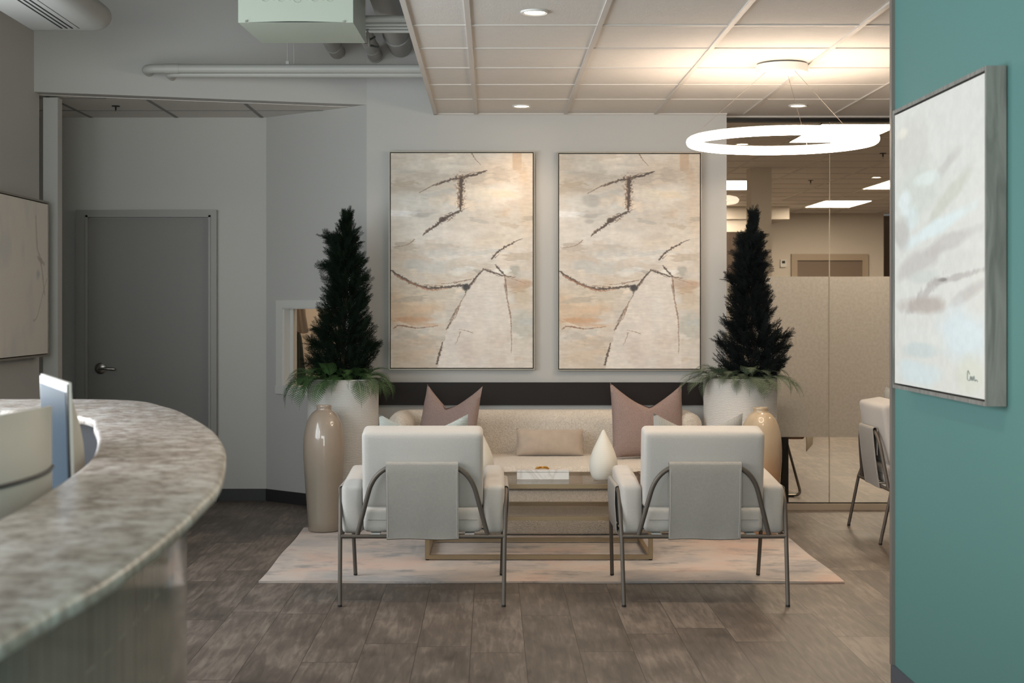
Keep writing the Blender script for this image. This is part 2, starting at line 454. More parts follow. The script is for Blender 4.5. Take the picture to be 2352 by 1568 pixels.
def make_vase(name, top, bot, zsplit):
    m, nt, b = newmat(name); L = nt.links; tc = node(nt, 'ShaderNodeTexCoord')
    n = node(nt, 'ShaderNodeTexNoise'); n.inputs['Scale'].default_value = 7; n.inputs['Detail'].default_value = 6; L.new(tc.outputs['Object'], n.inputs['Vector'])
    sp = node(nt, 'ShaderNodeSeparateXYZ'); L.new(tc.outputs['Object'], sp.inputs[0])
    mr = node(nt, 'ShaderNodeMapRange'); mr.inputs[1].default_value = zsplit-0.2; mr.inputs[2].default_value = zsplit+0.15; L.new(sp.outputs[2], mr.inputs[0])
    ad = node(nt, 'ShaderNodeMath', operation='ADD'); L.new(mr.outputs[0], ad.inputs[0])
    mu = node(nt, 'ShaderNodeMath', operation='MULTIPLY_ADD'); L.new(n.outputs['Fac'], mu.inputs[0]); mu.inputs[1].default_value = 0.6; mu.inputs[2].default_value = -0.3
    L.new(mu.outputs[0], ad.inputs[1])
    r = ramp(nt, [(0.2, bot), (0.9, top)]); L.new(ad.outputs[0], r.inputs[0])
    L.new(r.outputs[0], b.inputs['Base Color']); b.inputs['Roughness'].default_value = 0.35
    b.inputs['Coat Weight'].default_value = 1.0; b.inputs['Coat Roughness'].default_value = 0.03
    return m
M['vase_a'] = make_vase('crackled taupe glaze', rgb(170,154,138), rgb(150,140,126), 0.45)
M['vase_b'] = make_vase('warm beige glaze', rgb(190,170,142), rgb(180,140,104), 0.45)

def make_marble(name='white marble'):
    m, nt, b = newmat(name); L = nt.links; tc = node(nt, 'ShaderNodeTexCoord')
    n = node(nt, 'ShaderNodeTexNoise'); n.inputs['Scale'].default_value = 5; n.inputs['Detail'].default_value = 4; n.inputs['Distortion'].default_value = 1.0
    L.new(tc.outputs['Object'], n.inputs['Vector'])
    r = ramp(nt, [(0.44, rgb(236,232,227)), (0.5, rgb(218,211,204)), (0.53, rgb(236,232,227))]); L.new(n.outputs['Fac'], r.inputs[0])
    L.new(r.outputs[0], b.inputs['Base Color']); b.inputs['Roughness'].default_value = 0.2; return m
M['marble'] = make_marble()

def make_stone():
    m, nt, b = newmat('streaked grey stone'); L = nt.links; tc = node(nt, 'ShaderNodeTexCoord')
    mp = node(nt, 'ShaderNodeMapping'); mp.inputs['Scale'].default_value = (3, 14, 1); L.new(tc.outputs['Object'], mp.inputs[0])
    n = node(nt, 'ShaderNodeTexNoise'); n.inputs['Scale'].default_value = 1.5; n.inputs['Detail'].default_value = 8; L.new(mp.outputs[0], n.inputs['Vector'])
    r = ramp(nt, [(0.35, rgb(170,162,154)), (0.65, rgb(228,220,208))]); L.new(n.outputs['Fac'], r.inputs[0])
    L.new(r.outputs[0], b.inputs['Base Color']); b.inputs['Roughness'].default_value = 0.25; return m
M['stone'] = make_stone()

def make_glass(name, tint=(0.97,0.95,0.92,1), refl=1.0):
    m = bpy.data.materials.new(name); m.use_nodes = True; nt = m.node_tree; nt.nodes.clear(); L = nt.links
    t = node(nt, 'ShaderNodeBsdfTransparent'); t.inputs[0].default_value = tint
    g = node(nt, 'ShaderNodeBsdfGlossy'); g.inputs['Roughness'].default_value = 0.0
    f = node(nt, 'ShaderNodeFresnel'); f.inputs[0].default_value = 1.45
    mu = node(nt, 'ShaderNodeMath', operation='MULTIPLY'); L.new(f.outputs[0], mu.inputs[0]); mu.inputs[1].default_value = refl
    mx = node(nt, 'ShaderNodeMixShader'); L.new(mu.outputs[0], mx.inputs[0]); L.new(t.outputs[0], mx.inputs[1]); L.new(g.outputs[0], mx.inputs[2])
    o = node(nt, 'ShaderNodeOutputMaterial'); L.new(mx.outputs[0], o.inputs[0]); return m
M['glass'] = make_glass('clear glass', (0.95,0.92,0.87,1), 0.6)
M['tableglass'] = make_glass('table glass', (0.97,0.96,0.94,1), 0.6)

def make_frost():
    m = bpy.data.materials.new('frosted film'); m.use_nodes = True; nt = m.node_tree; nt.nodes.clear(); L = nt.links
    tc = node(nt, 'ShaderNodeTexCoord')
    n = node(nt, 'ShaderNodeTexNoise'); n.inputs['Scale'].default_value = 55; n.inputs['Detail'].default_value = 4; L.new(tc.outputs['Object'], n.inputs['Vector'])
    r = ramp(nt, [(0.3, rgb(240,237,232)), (0.7, rgb(252,250,247))]); L.new(n.outputs['Fac'], r.inputs[0])
    d = node(nt, 'ShaderNodeBsdfDiffuse'); L.new(r.outputs[0], d.inputs[0])
    t = node(nt, 'ShaderNodeBsdfTranslucent'); L.new(r.outputs[0], t.inputs[0])
    rf = node(nt, 'ShaderNodeBsdfRefraction'); rf.inputs['IOR'].default_value = 1.02; rf.inputs['Roughness'].default_value = 0.6; L.new(r.outputs[0], rf.inputs[0])
    m1 = node(nt, 'ShaderNodeMixShader'); m1.inputs[0].default_value = 0.85; L.new(d.outputs[0], m1.inputs[1]); L.new(t.outputs[0], m1.inputs[2])
    m2 = node(nt, 'ShaderNodeMixShader'); m2.inputs[0].default_value = 0.25; L.new(m1.outputs[0], m2.inputs[1]); L.new(rf.outputs[0], m2.inputs[2])
    o = node(nt, 'ShaderNodeOutputMaterial'); L.new(m2.outputs[0], o.inputs[0]); return m
M['frost'] = make_frost()
M['ring'] = emit('warm white light', (1.0, 0.80, 0.62, 1), 21.0)
M['down'] = emit('downlight lens', (1.0, 0.80, 0.60, 1), 12.0)
M['panel'] = emit('panel diffuser', (1.0, 0.88, 0.73, 1), 20.0)

def make_attr():
    m, nt, b = newmat('painted canvas'); L = nt.links
    a = node(nt, 'ShaderNodeAttribute'); a.attribute_name = 'paint'; L.new(a.outputs['Color'], b.inputs['Base Color'])
    tc = node(nt, 'ShaderNodeTexCoord'); n = node(nt, 'ShaderNodeTexNoise'); n.inputs['Scale'].default_value = 60; n.inputs['Detail'].default_value = 4
    L.new(tc.outputs['Object'], n.inputs['Vector'])
    bp = node(nt, 'ShaderNodeBump'); bp.inputs['Strength'].default_value = 0.25; bp.inputs['Distance'].default_value = 0.003
    L.new(n.outputs['Fac'], bp.inputs['Height']); L.new(bp.outputs[0], b.inputs['Normal']); b.inputs['Roughness'].default_value = 0.6
    return m
M['canvas'] = make_attr()

# ------------------------------------------------------------------ setting
YW, YG, CZ, HZ = 9.90, 10.08, 2.682, 3.70
def sbox(name, x0, x1, y0, y1, z0, z1, mat):
    m = MB(); m.box(x0, x1, y0, y1, z0, z1); return struct(m.build(name, mat, smooth=False))
sbox('floor', -4.1, 8.0, -3.2, 20.6, -0.1, 0, M['floor'])
m = MB(); m.box(-0.837, 1.584, YW, YG, 0, HZ)
# header over the recess, turning toward the left wall
m.prism([(-0.837, YW), (-0.837, YW+0.13), (-2.888, 9.42), (-2.888, 9.30)], 2.745, HZ)
struct(m.build('wall_back', M['wall'], smooth=False))
m = MB(); m.box(-3.02, -2.888, 7.2, 9.407, 0, HZ); m.box(-3.02, -2.888, -3.2, 2.4, 0, HZ)
m.box(-3.02, -2.888, 2.4, 7.2, 0, 0.85); m.box(-3.02, -2.888, 2.4, 7.2, 2.65, HZ)
for y_ in (3.93, 5.53): m.box(-3.02, -2.888, y_, y_+0.14, 0.85, 2.65)
struct(m.build('wall_left', M['wall'], smooth=False))
sbox('wall_post', -2.876, -2.782, 9.45, 9.545, 0, 2.73, M['wall'])
sbox('wall_recess', -3.9, -1.61, 10.54, 10.66, 0, 2.8, M['wall'])
sbox('wall_recess_left', -4.0, -3.9, 9.3, 10.66, 0, 2.8, M['wall'])
sbox('wall_recess_front', -3.9, -3.02, 9.3, 9.407, 0, 2.8, M['wall'])
sbox('ceiling_high', -4.1, -0.384, -3.2, YW, HZ, HZ+0.1, M['high_ceiling'])
m = MB(); m.prism([(-0.384,-3.2),(6.0,-3.2),(6.0,YG),(1.584,YG),(1.584,YW),(-0.384,YW)], CZ+0.004, CZ+0.06)
struct(m.build('ceiling', M['tile'], smooth=False))
m = MB(); m.prism([(-3.9, 9.43),(-2.888,9.43),(-0.955,9.998),(-1.61,10.54),(-3.9,10.54)], 2.742, 2.79)
struct(m.build('ceiling_recess', M['tile'], smooth=False))
m = MB()
m.box(-3.9, -2.50, 9.549, 9.571, 2.7395, 2.744); m.box(-3.9, -1.16, 10.149, 10.171, 2.7395, 2.744)
for x in (-3.47, -2.86, -2.25, -1.64): m.box(x-0.012, x+0.012, max(9.44, 9.45+(x+2.888)*0.293), 10.535, 2.739, 2.744)
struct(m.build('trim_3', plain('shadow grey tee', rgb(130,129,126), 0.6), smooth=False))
# ceiling tee grid
m = MB()
y = 9.21
while y > 3: m.box(-0.384, 6.0, y-0.011, y+0.011, CZ-0.001, CZ+0.005); y -= 0.605
x = -0.104
while x < 5.6: m.box(x-0.012, x+0.012, 2.6, YW, CZ-0.004, CZ+0.005); x += 0.604
m.box(-0.384, 1.584, YW-0.022, YW, CZ-0.006, CZ+0.02)
m.box(-0.386, -0.362, 0, YW-0.002, CZ-0.006, CZ+0.10)
m.box(1.584, 6.0, YG-0.06, YG-0.035, CZ-0.006, CZ+0.02)
struct(m.build('trim_1', M['tee'], smooth=False))
# office beyond the glass
sbox('ceiling_office', 0.4, 8.0, YG+0.02, 20.6, CZ+0.004, CZ+0.06, M['tile'])
m = MB()
y = YG+0.61
while y < 20.4: m.box(0.5, 8.0, y-0.011, y+0.011, CZ-0.001, CZ+0.005); y += 0.605
x = 1.10
while x < 7.9: m.box(x-0.012, x+0.012, YG+0.05, 20.4, CZ-0.004, CZ+0.005); x += 0.604
struct(m.build('trim_2', M['tee'], smooth=False))
sbox('wall_office_far', 0.4, 6.69-1.25, 20.4, 20.6, 0, CZ+0.06, M['office_wall'])
sbox('wall_office_far_return', 5.44, 8.0, 21.9, 22.0, 0, CZ+0.06, plain('darkened unlit corridor wall', rgb(120,98,80), 0.8))  # wall colour darkened to stand for the unlit corridor
sbox('wall_office_left', 0.4, 0.5, YG, 20.6, 0, CZ+0.06, M['office_wall'])
sbox('wall_office_right', 8.0, 8.1, -3.2, 22, 0, CZ+0.06, M['office_wall'])
sbox('wall_bulkhead', 1.2, 3.85, 19.0, 20.4, 2.52, CZ+0.004, M['office_wall'])
sbox('wall_office_mid', 0.5, 3.5, 19.05, 19.2, 0, 2.52, M['office_wall'])
sbox('wall_column', 2.42, 2.61, 13.7, 13.95, 0, CZ+0.004, M['office_wall'])
# closet behind the pass-through
sbox('wall_closet_back', -1.61, -0.2, 11.6, 11.7, 0, 2.6, M['office_wall'])
sbox('wall_closet_left', -1.72, -1.61, 10.66, 11.7, 0, 2.6, M['office_wall'])
sbox('wall_closet_right', -0.3, -0.2, YG, 11.6, 0, 2.6, M['office_wall'])
m = MB(); m.prism([(-1.61,10.67),(-0.92,10.10),(-0.3,10.10),(-0.3,11.7),(-1.61,11.7)], 2.6, 2.65); struct(m.build('ceiling_closet', M['office_wall'], smooth=False))
area('closet_lamp', (-0.9, 11.0, 2.55), (0, 0, 0), 0.5, 0.5, 9, (1.0, 0.78, 0.56))
# angled wall with pass-through opening
A = Vector((-1.61, 10.54, 0)); B = Vector((-0.837, YW, 0)); D = (B-A); LA = D.length; D.normalize()
Nn = Vector((D.y, -D.x, 0))       # toward the room
if Nn.y > 0: Nn = -Nn
def abox(mb, s0, s1, d0, d1, z0, z1, mi=0):
    v = []
    for z in (z0, z1):
        for s_, d_ in ((s0,d0),(s1,d0),(s1,d1),(s0,d1)):
            p = A + D*s_ - Nn*d_; v.append((p.x, p.y, z))
    mb.hexa(v, mi)
o0, o1, oz0, oz1 = 0.176*LA, 0.74*LA, 0.83, 1.378
m = MB(); abox(m, 0, o0, 0, 0.12, 0, 2.80); abox(m, o1, LA, 0, 0.12, 0, 2.80); abox(m, o0, o1, 0, 0.12, 0, oz0); abox(m, o0, o1, 0, 0.12, oz1, 2.80)
struct(m.build('wall_angled', M['wall'], smooth=False))
win = thing('window_2', None, None); struct(win)
m = MB()
abox(m, o0-0.062, o0, -0.012, 0.0, oz0-0.06, oz1+0.055); abox(m, o1, o1+0.06, -0.012, 0.0, oz0-0.06, oz1+0.055)
abox(m, o0, o1, -0.012, 0.0, oz1, oz1+0.055); abox(m, o0-0.062, o1+0.06, -0.02, 0.0, oz0-0.06, oz0)
abox(m, o0, o0+0.014, 0.0, 0.12, oz0, oz1); abox(m, o0, o1, 0.0, 0.12, oz1-0.006, oz1+0.001)
m.build('window_frame', M['trimwhite'], win, smooth=False)
m = MB(); abox(m, o0+0.018, o0+0.050, 0.05, 0.056, oz0, oz1-0.006); m.build('sliding_pane', M['trimwhite'], win, smooth=False)
# baseboards
m = MB(); abox(m, 0.0, LA-0.005, -0.008, 0.0, 0, 0.085); struct(m.build('baseboard_angled', M['base_dark'], smooth=False))
sbox('baseboard_recess', -1.958, -1.60, 10.532, 10.54, 0, 0.085, M['base_dark'])
sbox('baseboard_back', -0.83, 1.58, YW-0.008, YW, 0, 0.085, M['base_dark'])
# recess door
dr = thing('door_1', None, None, (-2.445, 10.53, 0)); struct(dr)
m = MB(); m.box(-0.43, 0.43, -0.012, 0.02, 0.006, 2.02); m.build('door_or_dark_panel', M['door'], dr, smooth=False)
m = MB()
for s_ in (-1, 1): m.box(s_*0.43 if s_ > 0 else -0.516, 0.487 if s_ > 0 else -0.43, -0.035, 0.01, 0, 2.078)
m.box(-0.43, 0.43, -0.035, 0.01, 2.026, 2.078)
for s_ in (-1, 1): m.box(min(s_*0.43, s_*0.445), max(s_*0.43, s_*0.445), -0.045, -0.035, 0, 2.04)
m.box(-0.445, 0.445, -0.045, -0.035, 2.026, 2.041)
m.build('door_frame', M['door_frame'], dr, smooth=False)
hx, hz = (230-VX)*10.5/FPX+2.445, EYE-141*10.5/FPX
m = MB(); m.tube([(hx, -0.012, hz), (hx, -0.028, hz), (hx, -0.034, hz)], [0.040, 0.040, 0.030], 32)
m.tube([(hx, -0.03, hz), (hx, -0.07, hz)], 0.012, 16)
m.tube(fillet([(hx, -0.07, hz), (hx+0.01, -0.078, hz), (hx+0.05, -0.08, hz+0.001), (hx+0.115, -0.074, hz-0.003)], 0.02), [0.013]*8+[0.011]*8+[0.009, 0.008][:2] if False else 0.0105, 14)
m.build('door_handle', M['nickel'], dr)
# rail board behind the sofa
o = sbox('trim_4', -0.80, 1.578, YW-0.024, YW, EYE-225*9.88/FPX, EYE-173*9.88/FPX, M['board'])
# ------------------------------------------------------------------ glass partition
gl = thing('window_1', None, None); struct(gl)
xs_ = (905-0)  # joint at photo x=1905
gx = (1905-VX)*YG/FPX
m = MB(); m.box(1.59, gx-0.002, YG-0.006, YG+0.006, 0.05, CZ-0.03); m.build('glass_pane', M['glass'], gl, smooth=False)
m = MB(); m.box(gx+0.002, 6.0, YG-0.006, YG+0.006, 0.05, CZ-0.03); m.build('glass_pane', M['glass'], gl, smooth=False)
m = MB(); m.box(gx-0.0018, gx+0.0018, YG-0.007, YG+0.007, 0.05, CZ-0.03); m.build('glass_joint', plain('joint', rgb(215,200,175), 0.3), gl, smooth=False)
fz0, fz1 = EYE-298*YG/FPX, EYE+70*YG/FPX
m = MB(); m.box(1.59, gx-0.002, YG-0.0085, YG-0.0065, fz0, fz1); m.build('frosted_film', M['frost'], gl, smooth=False)
m = MB(); m.box(gx+0.002, 6.0, YG-0.0085, YG-0.0065, fz0, fz1); m.build('frosted_film', M['frost'], gl, smooth=False)
m = MB(); m.box(1.584, 6.0, YG-0.03, YG+0.03, CZ-0.032, CZ-0.008); m.build('top_track', M['blacktrack'], gl, smooth=False)
m = MB(); m.box(1.584, 6.0, YG-0.03, YG+0.03, 0, 0.042); m.build('bottom_sill', plain('tan sill', rgb(196,182,164), 0.4), gl, smooth=False)
m = MB(); m.box(1.584, 6.0, YG-0.012, YG+0.012, 0.042, 0.050); m.build('bottom_track', M['blacktrack'], gl, smooth=False)
# ------------------------------------------------------------------ teal wall on the right
sbox('wall_right', 1.45, 1.60, -3.2, 5.30, 0, CZ+0.0, M['teal'])
sbox('baseboard_right', 1.440, 1.45, -3.2, 5.305, 0, 0.10, M['base_slate'])
sbox('trim_5', 1.438, 1.452, 5.285, 5.312, 0.10, CZ-0.002, plain('corner guard', rgb(130,122,116), 0.4, 0.3))
sbox('trim_6', 1.452, 1.602, 5.300, 5.312, 0.0, CZ-0.002, plain('corner guard end', rgb(130,122,116), 0.4, 0.3))
# shopfront wall behind the camera with the tall daylight openings
m = MB()
m.box(-4.1, 1.45, -3.2, -3.05, 0, 0.38); m.box(-4.1, 1.45, -3.2, -3.05, 2.95, HZ)
for x0, x1 in ((-4.1,-2.82),(-1.68,-1.52),(-0.38,-0.22),(0.92,1.45)): m.box(x0, x1, -3.2, -3.05, 0.38, 2.95)
struct(m.build('wall_front', M['wall'], smooth=False))
sbox('wall_front_right', 1.6, 8.0, -3.2, -3.05, 0, CZ, M['wall'])
# office door in the far wall
od = thing('door_2', None, None, (4.685, 20.4, 0)); struct(od)
m = MB(); m.box(-0.45, 0.45, -0.02, 0.0, 0.005, 2.02); m.build('door_or_dark_panel', M['offdoor'], od, smooth=False)
m = MB(); m.box(-0.53, -0.45, -0.05, 0, 0, 2.12); m.box(0.45, 0.53, -0.05, 0, 0, 2.12); m.box(-0.45, 0.45, -0.05, 0, 2.03, 2.12)
m.build('door_frame', plain('taupe door frame', rgb(165,150,132), 0.5), od, smooth=False)
# dark brown sheet painted as the darkness of the opening left of the column
dk = thing('dark_opening', None, None, (3.0, 19.05, 0)); struct(dk)
m = MB(); m.box(-0.35, 0.27, -0.03, 0.0, 0.0, 2.357); m.build('door_or_dark_panel', plain('dark brown of the opening', rgb(60,48,40), 0.5), dk, smooth=False)

# ------------------------------------------------------------------ paintings
def gridnoise(H, W, gy, gx_, seed):
    r = np.random.default_rng(seed); g = r.random((gy+2, gx_+2))
    ys = np.linspace(0, gy, H); xs = np.linspace(0, gx_, W)
    yi = ys.astype(int).clip(0, gy); xi = xs.astype(int).clip(0, gx_)
    fy = (ys-yi)[:, None]; fx = (xs-xi)[None]; fy = fy*fy*(3-2*fy); fx = fx*fx*(3-2*fx)
    a = g[yi][:, xi]; b = g[yi][:, xi+1]; c = g[yi+1][:, xi]; d = g[yi+1][:, xi+1]
    return (a*(1-fx)+b*fx)*(1-fy)+(c*(1-fx)+d*fx)*fy
def fnoise(H, W, gy, gx_, seed, oct=4):
    s_ = np.zeros((H, W)); am = 0
    for k in range(oct):
        s_ += gridnoise(H, W, gy*2**k, gx_*2**k, seed+k)*0.5**k; am += 0.5**k
    return s_/am
def blend(img, col, a): img[:] = img*(1-a[..., None]) + np.array(col)/255*a[..., None]
def blob(img, U, V, cx, cy, rx, ry, col, op, ang=0, soft=0.5, nz=None, p=2):
    ca, sa = math.cos(ang), math.sin(ang)
    x = (U-cx)*ca+(V-cy)*sa; y = -(U-cx)*sa+(V-cy)*ca
    d = (np.abs(x/rx)**p+np.abs(y/ry)**p)**(1/p)
    if nz is not None: d = d + (nz-0.5)*0.9
    blend(img, col, np.clip((1-d)/soft, 0, 1)*op)
def poly_mask(U, V, pts):
    ins = np.zeros(U.shape, bool); n = len(pts)
    for i in range(n):
        x0, y0 = pts[i]; x1, y1 = pts[(i+1) % n]
        c = ((y0 > V) != (y1 > V)) & (U < (x1-x0)*(V-y0)/((y1-y0) if abs(y1-y0) > 1e-9 else 1e-9)+x0)
        ins ^= c
    return ins
def stroke(img, U, V, pts, widths, col, op, asp, nz, rag=0.5):
    best = np.full(U.shape, 9.0)
    for i in range(len(pts)-1):
        x0, y0 = pts[i]; x1, y1 = pts[i+1]; y0 *= asp; y1 *= asp
        dx, dy = x1-x0, y1-y0; L2 = dx*dx+dy*dy
        t = np.clip(((U-x0)*dx+(V*asp-y0)*dy)/L2, 0, 1)
        d = np.hypot(U-(x0+t*dx), V*asp-(y0+t*dy)); w = widths[i]+(widths[i+1]-widths[i])*t
        best = np.minimum(best, d/np.maximum(w, 1e-4))
    best = best*np.maximum(0.55, 1+(nz-0.5)*2*rag)
    blend(img, col, np.clip(1.6-best*1.1, 0, 1)*op)
def curve_pts(pts, n=10):
    out = []; p = [pts[0]]+list(pts)+[pts[-1]]
    for i in range(1, len(p)-2):
        for k in range(n):
            t = k/n; a, b, c, d = [np.array(q, float) for q in p[i-1:i+3]]
            out.append(tuple(0.5*((2*b)+(-a+c)*t+(2*a-5*b+4*c-d)*t*t+(-a+3*b-3*c+d)*t**3)))
    out.append(tuple(pts[-1])); return out
def jig(pts, amp, seed, n=6):
    r = np.random.default_rng(seed); c = curve_pts(pts, n); return [(x+r.normal()*amp, y+r.normal()*amp) for x, y in c]

def paint_crack(H=600, W=400):
    U, V = np.meshgrid(np.linspace(0,1,W), np.linspace(0,1,H)); asp = 1.508
    img = np.zeros((H, W, 3)); img[:] = np.array((208,200,189))/255
    n1 = fnoise(H, W, 14, 4, 1); n2 = fnoise(H, W, 30, 6, 20); n3 = fnoise(H, W, 60, 40, 40, 3); n4 = fnoise(H, W, 8, 8, 60); n5 = fnoise(H, W, 160, 24, 80, 2)
    blend(img, (218,214,208), np.clip((n1-0.45)*3, 0, 1)*0.6)
    blend(img, (190,178,163), np.clip((n2-0.56)*4, 0, 1)*0.45)
    B = lambda *a, **k: blob(img, U, V, *a, **k)
    B(0.12,0.10,0.40,0.16,(184,174,160),0.8,nz=n2); B(0.35,0.04,0.3,0.06,(212,206,196),0.7,nz=n2)
    B(0.10,0.18,0.2,0.04,(170,158,143),0.6,nz=n2); B(0.28,0.25,0.34,0.10,(206,206,202),0.8,nz=n1); B(0.15,0.36,0.22,0.10,(208,205,198),0.7,nz=n1)
    B(0.22,0.285,0.09,0.022,(165,163,160),0.75,nz=n2); B(0.30,0.27,0.05,0.015,(175,173,170),0.5,nz=n2)
    B(0.85,0.10,0.40,0.16,(214,198,180),0.8,nz=n1); B(0.8,0.18,0.2,0.05,(224,216,204),0.9,nz=n2)
    B(0.97,0.22,0.07,0.3,(208,190,168),0.6,nz=n1); B(0.45,0.42,0.35,0.10,(222,218,212),0.85,nz=n1); B(0.25,0.46,0.28,0.05,(192,184,174),0.55,nz=n2)
    B(0.50,0.485,0.33,0.035,(222,220,215),0.8,nz=n2,p=4); B(0.35,0.53,0.28,0.045,(196,196,192),0.8,nz=n1); B(0.16,0.555,0.035,0.022,(224,214,200),0.9,p=6)
    B(0.75,0.40,0.3,0.08,(216,208,196),0.8,nz=n1); B(0.16,0.49,0.10,0.03,(190,180,170),0.5,nz=n2,p=4)
    B(0.12,0.72,0.30,0.10,(204,178,150),0.8,nz=n1); B(0.3,0.65,0.28,0.06,(214,204,188),0.8,nz=n1)
    B(0.12,0.775,0.22,0.018,(196,150,112),0.75,nz=n2); B(0.25,0.80,0.22,0.012,(200,160,125),0.6,nz=n2)
    B(0.18,0.92,0.30,0.12,(206,190,172),0.8,nz=n1); B(0.2,0.83,0.16,0.03,(224,216,204),0.8,nz=n2)
    B(0.93,0.66,0.12,0.10,(198,184,164),0.9,nz=n1); B(0.92,0.80,0.10,0.11,(188,188,180),0.9,nz=n1); B(0.9,0.95,0.14,0.07,(214,206,196),0.9,nz=n1)
    B(0.90,0.61,0.12,0.025,(184,150,124),0.7,nz=n2); B(0.80,0.50,0.09,0.06,(224,214,202),0.9,nz=n1); B(0.87,0.545,0.05,0.03,(166,166,158),0.7,nz=n3)
    B(0.89,0.03,0.036,0.055,(194,166,138),0.85,soft=0.2,p=6)
    rr = np.random.default_rng(77)
    for _ in range(150):
        cx_, cy_ = rr.random(), rr.random(); sh = rr.normal()*13; w_ = rr.uniform(-6, 8)
        loc_ = img[int(cy_*(H-1)), int(cx_*(W-1))]*255
        B(cx_, cy_, rr.uniform(0.03, 0.14), rr.uniform(0.008, 0.03), tuple(np.clip(loc_+sh+np.array((w_, 0, -w_)), 0, 238)), rr.uniform(0.35, 0.8), ang=rr.normal()*0.08, nz=n5, p=5, soft=0.25)
    # tall pale wedge
    wedge = [(0.655,0.545),(0.80,0.572),(0.86,0.85),(0.87,1.0),(0.33,1.0),(0.40,0.82),(0.50,0.68)]
    mk = poly_mask(U+(n3-0.5)*0.02, V, wedge)
    blend(img, (220,213,206), mk*0.85); blend(img, (230,222,212), mk*np.clip((n4-0.5)*5,0,1)*0.7); blend(img, (206,192,180), mk*np.clip((0.46-n1)*5,0,1)*0.6)
    B(0.70,0.72,0.05,0.10,(228,224,218),0.6,nz=n3); B(0.55,0.93,0.10,0.08,(208,194,184),0.6,nz=n4); B(0.62,0.86,0.06,0.1,(228,218,208),0.7,nz=n3)
    dk_, br = (62,50,44), (132,104,84)
    n6 = fnoise(H, W, 170, 110, 91, 2)
    S = lambda pts, w, col=dk_, op=0.9, seed=1, amp=0.0012: stroke(img, U, V, jig(pts, amp, seed), 0.8*np.linspace(w[0], w[1], 6*(len(pts)-1)+1) if len(w)==2 else np.interp(np.linspace(0,1,6*(len(pts)-1)+1), np.linspace(0,1,len(w)), w), col, op, asp, n6, 1.1)
    for (ax, ay, bx, by) in ((0.0,0.545,0.18,0.615),(0.18,0.615,0.42,0.622),(0.555,0.615,0.655,0.54),(0.49,0.268,0.37,0.31),(0.37,0.31,0.23,0.38),(0.30,0.15,0.50,0.113),(0.50,0.113,0.68,0.08),(0.655,0.543,0.80,0.572),(0.715,0.49,0.80,0.44),(0.53,0.65,0.40,0.81),(0.805,0.572,0.83,0.71),(0.42,0.622,0.57,0.59)):
        for q in range(4):
            f0 = rr.uniform(0, 0.6); f1 = f0+rr.uniform(0.2, 0.4); ox, oy = rr.normal()*0.008, rr.normal()*0.006
            stroke(img, U, V, [(ax+(bx-ax)*f0+ox, ay+(by-ay)*f0+oy), (ax+(bx-ax)*f1+ox+rr.normal()*0.004, ay+(by-ay)*f1+oy+rr.normal()*0.003)], [0.0028, 0.001], ((120,86,66), (86,70,60))[q % 2], 0.75, asp, n6, 1.0)
    S([(0.57,0.0),(0.60,0.03),(0.635,0.055)],(0.004,0.002),br); S([(0.20,0.185),(0.30,0.15),(0.42,0.125),(0.50,0.113),(0.60,0.10),(0.68,0.08)],(0.001,0.003,0.008,0.006,0.002))
    S([(0.22,0.175),(0.34,0.135),(0.44,0.12)],(0.001,0.003),br,0.6); S([(0.49,0.12),(0.495,0.18),(0.49,0.25)],(0.024,0.020,0.016),(150,122,100),0.8,3)
    S([(0.495,0.12),(0.498,0.17),(0.492,0.22),(0.49,0.265)],(0.016,0.011,0.007),dk_,0.9,4)
    S([(0.49,0.268),(0.42,0.29),(0.37,0.31),(0.30,0.345),(0.23,0.38)],(0.006,0.010,0.008,0.003)); B(0.365,0.308,0.03,0.012,dk_,0.85,nz=n3)
    S([(0.17,0.40),(0.12,0.425),(0.06,0.435),(0.01,0.437)],(0.003,0.001),br,0.8); S([(0.50,0.265),(0.56,0.25)],(0.003,0.001),br,0.5)
    S([(0.0,0.545),(0.08,0.58),(0.18,0.615),(0.30,0.63),(0.42,0.622),(0.52,0.615)],(0.005,0.008,0.007,0.006,0.006))
    S([(0.04,0.57),(0.14,0.605),(0.28,0.637),(0.40,0.63)],(0.004,0.006,0.003),(170,120,92),0.7,7)
    S([(0.36,0.61),(0.46,0.60),(0.57,0.587)],(0.002,0.004),br,0.8,8); B(0.535,0.625,0.035,0.018,(38,38,42),0.95,nz=n3); S([(0.545,0.62),(0.525,0.65)],(0.006,0.002))
    S([(0.555,0.615),(0.60,0.58),(0.655,0.54)],(0.004,0.006,0.003)); S([(0.655,0.543),(0.72,0.555),(0.80,0.572),(0.88,0.578)],(0.004,0.004,0.001)); 
    S([(0.715,0.49),(0.75,0.462),(0.80,0.44),(0.87,0.415),(0.93,0.398)],(0.006,0.005,0.004,0.001)); S([(0.735,0.52),(0.77,0.545),(0.805,0.57)],(0.003,0.005,0.004))
    S([(0.805,0.572),(0.81,0.64),(0.83,0.71),(0.845,0.77),(0.85,0.86),(0.85,0.93)],(0.003,0.004,0.002),br,0.8,11)
    S([(0.80,0.572),(0.88,0.59),(0.96,0.61)],(0.003,0.001),br,0.7); S([(0.53,0.65),(0.48,0.71),(0.42,0.79),(0.39,0.82)],(0.002,0.004,0.003),br,0.8,13)
    S([(0.465,0.72),(0.40,0.81)],(0.001,0.005),dk_,0.55,14); S([(0.365,0.88),(0.345,0.93),(0.325,0.985)],(0.003,0.006,0.004)); S([(0.02,0.815),(0.07,0.803),(0.20,0.815),(0.33,0.803)],(0.003,0.004,0.001),(120,84,62),0.85,16)
    S([(0.48,0.82),(0.58,0.835)],(0.002,0.003),br,0.8,17); S([(0.49,0.835),(0.455,0.89)],(0.004,0.001),br,0.6,18)
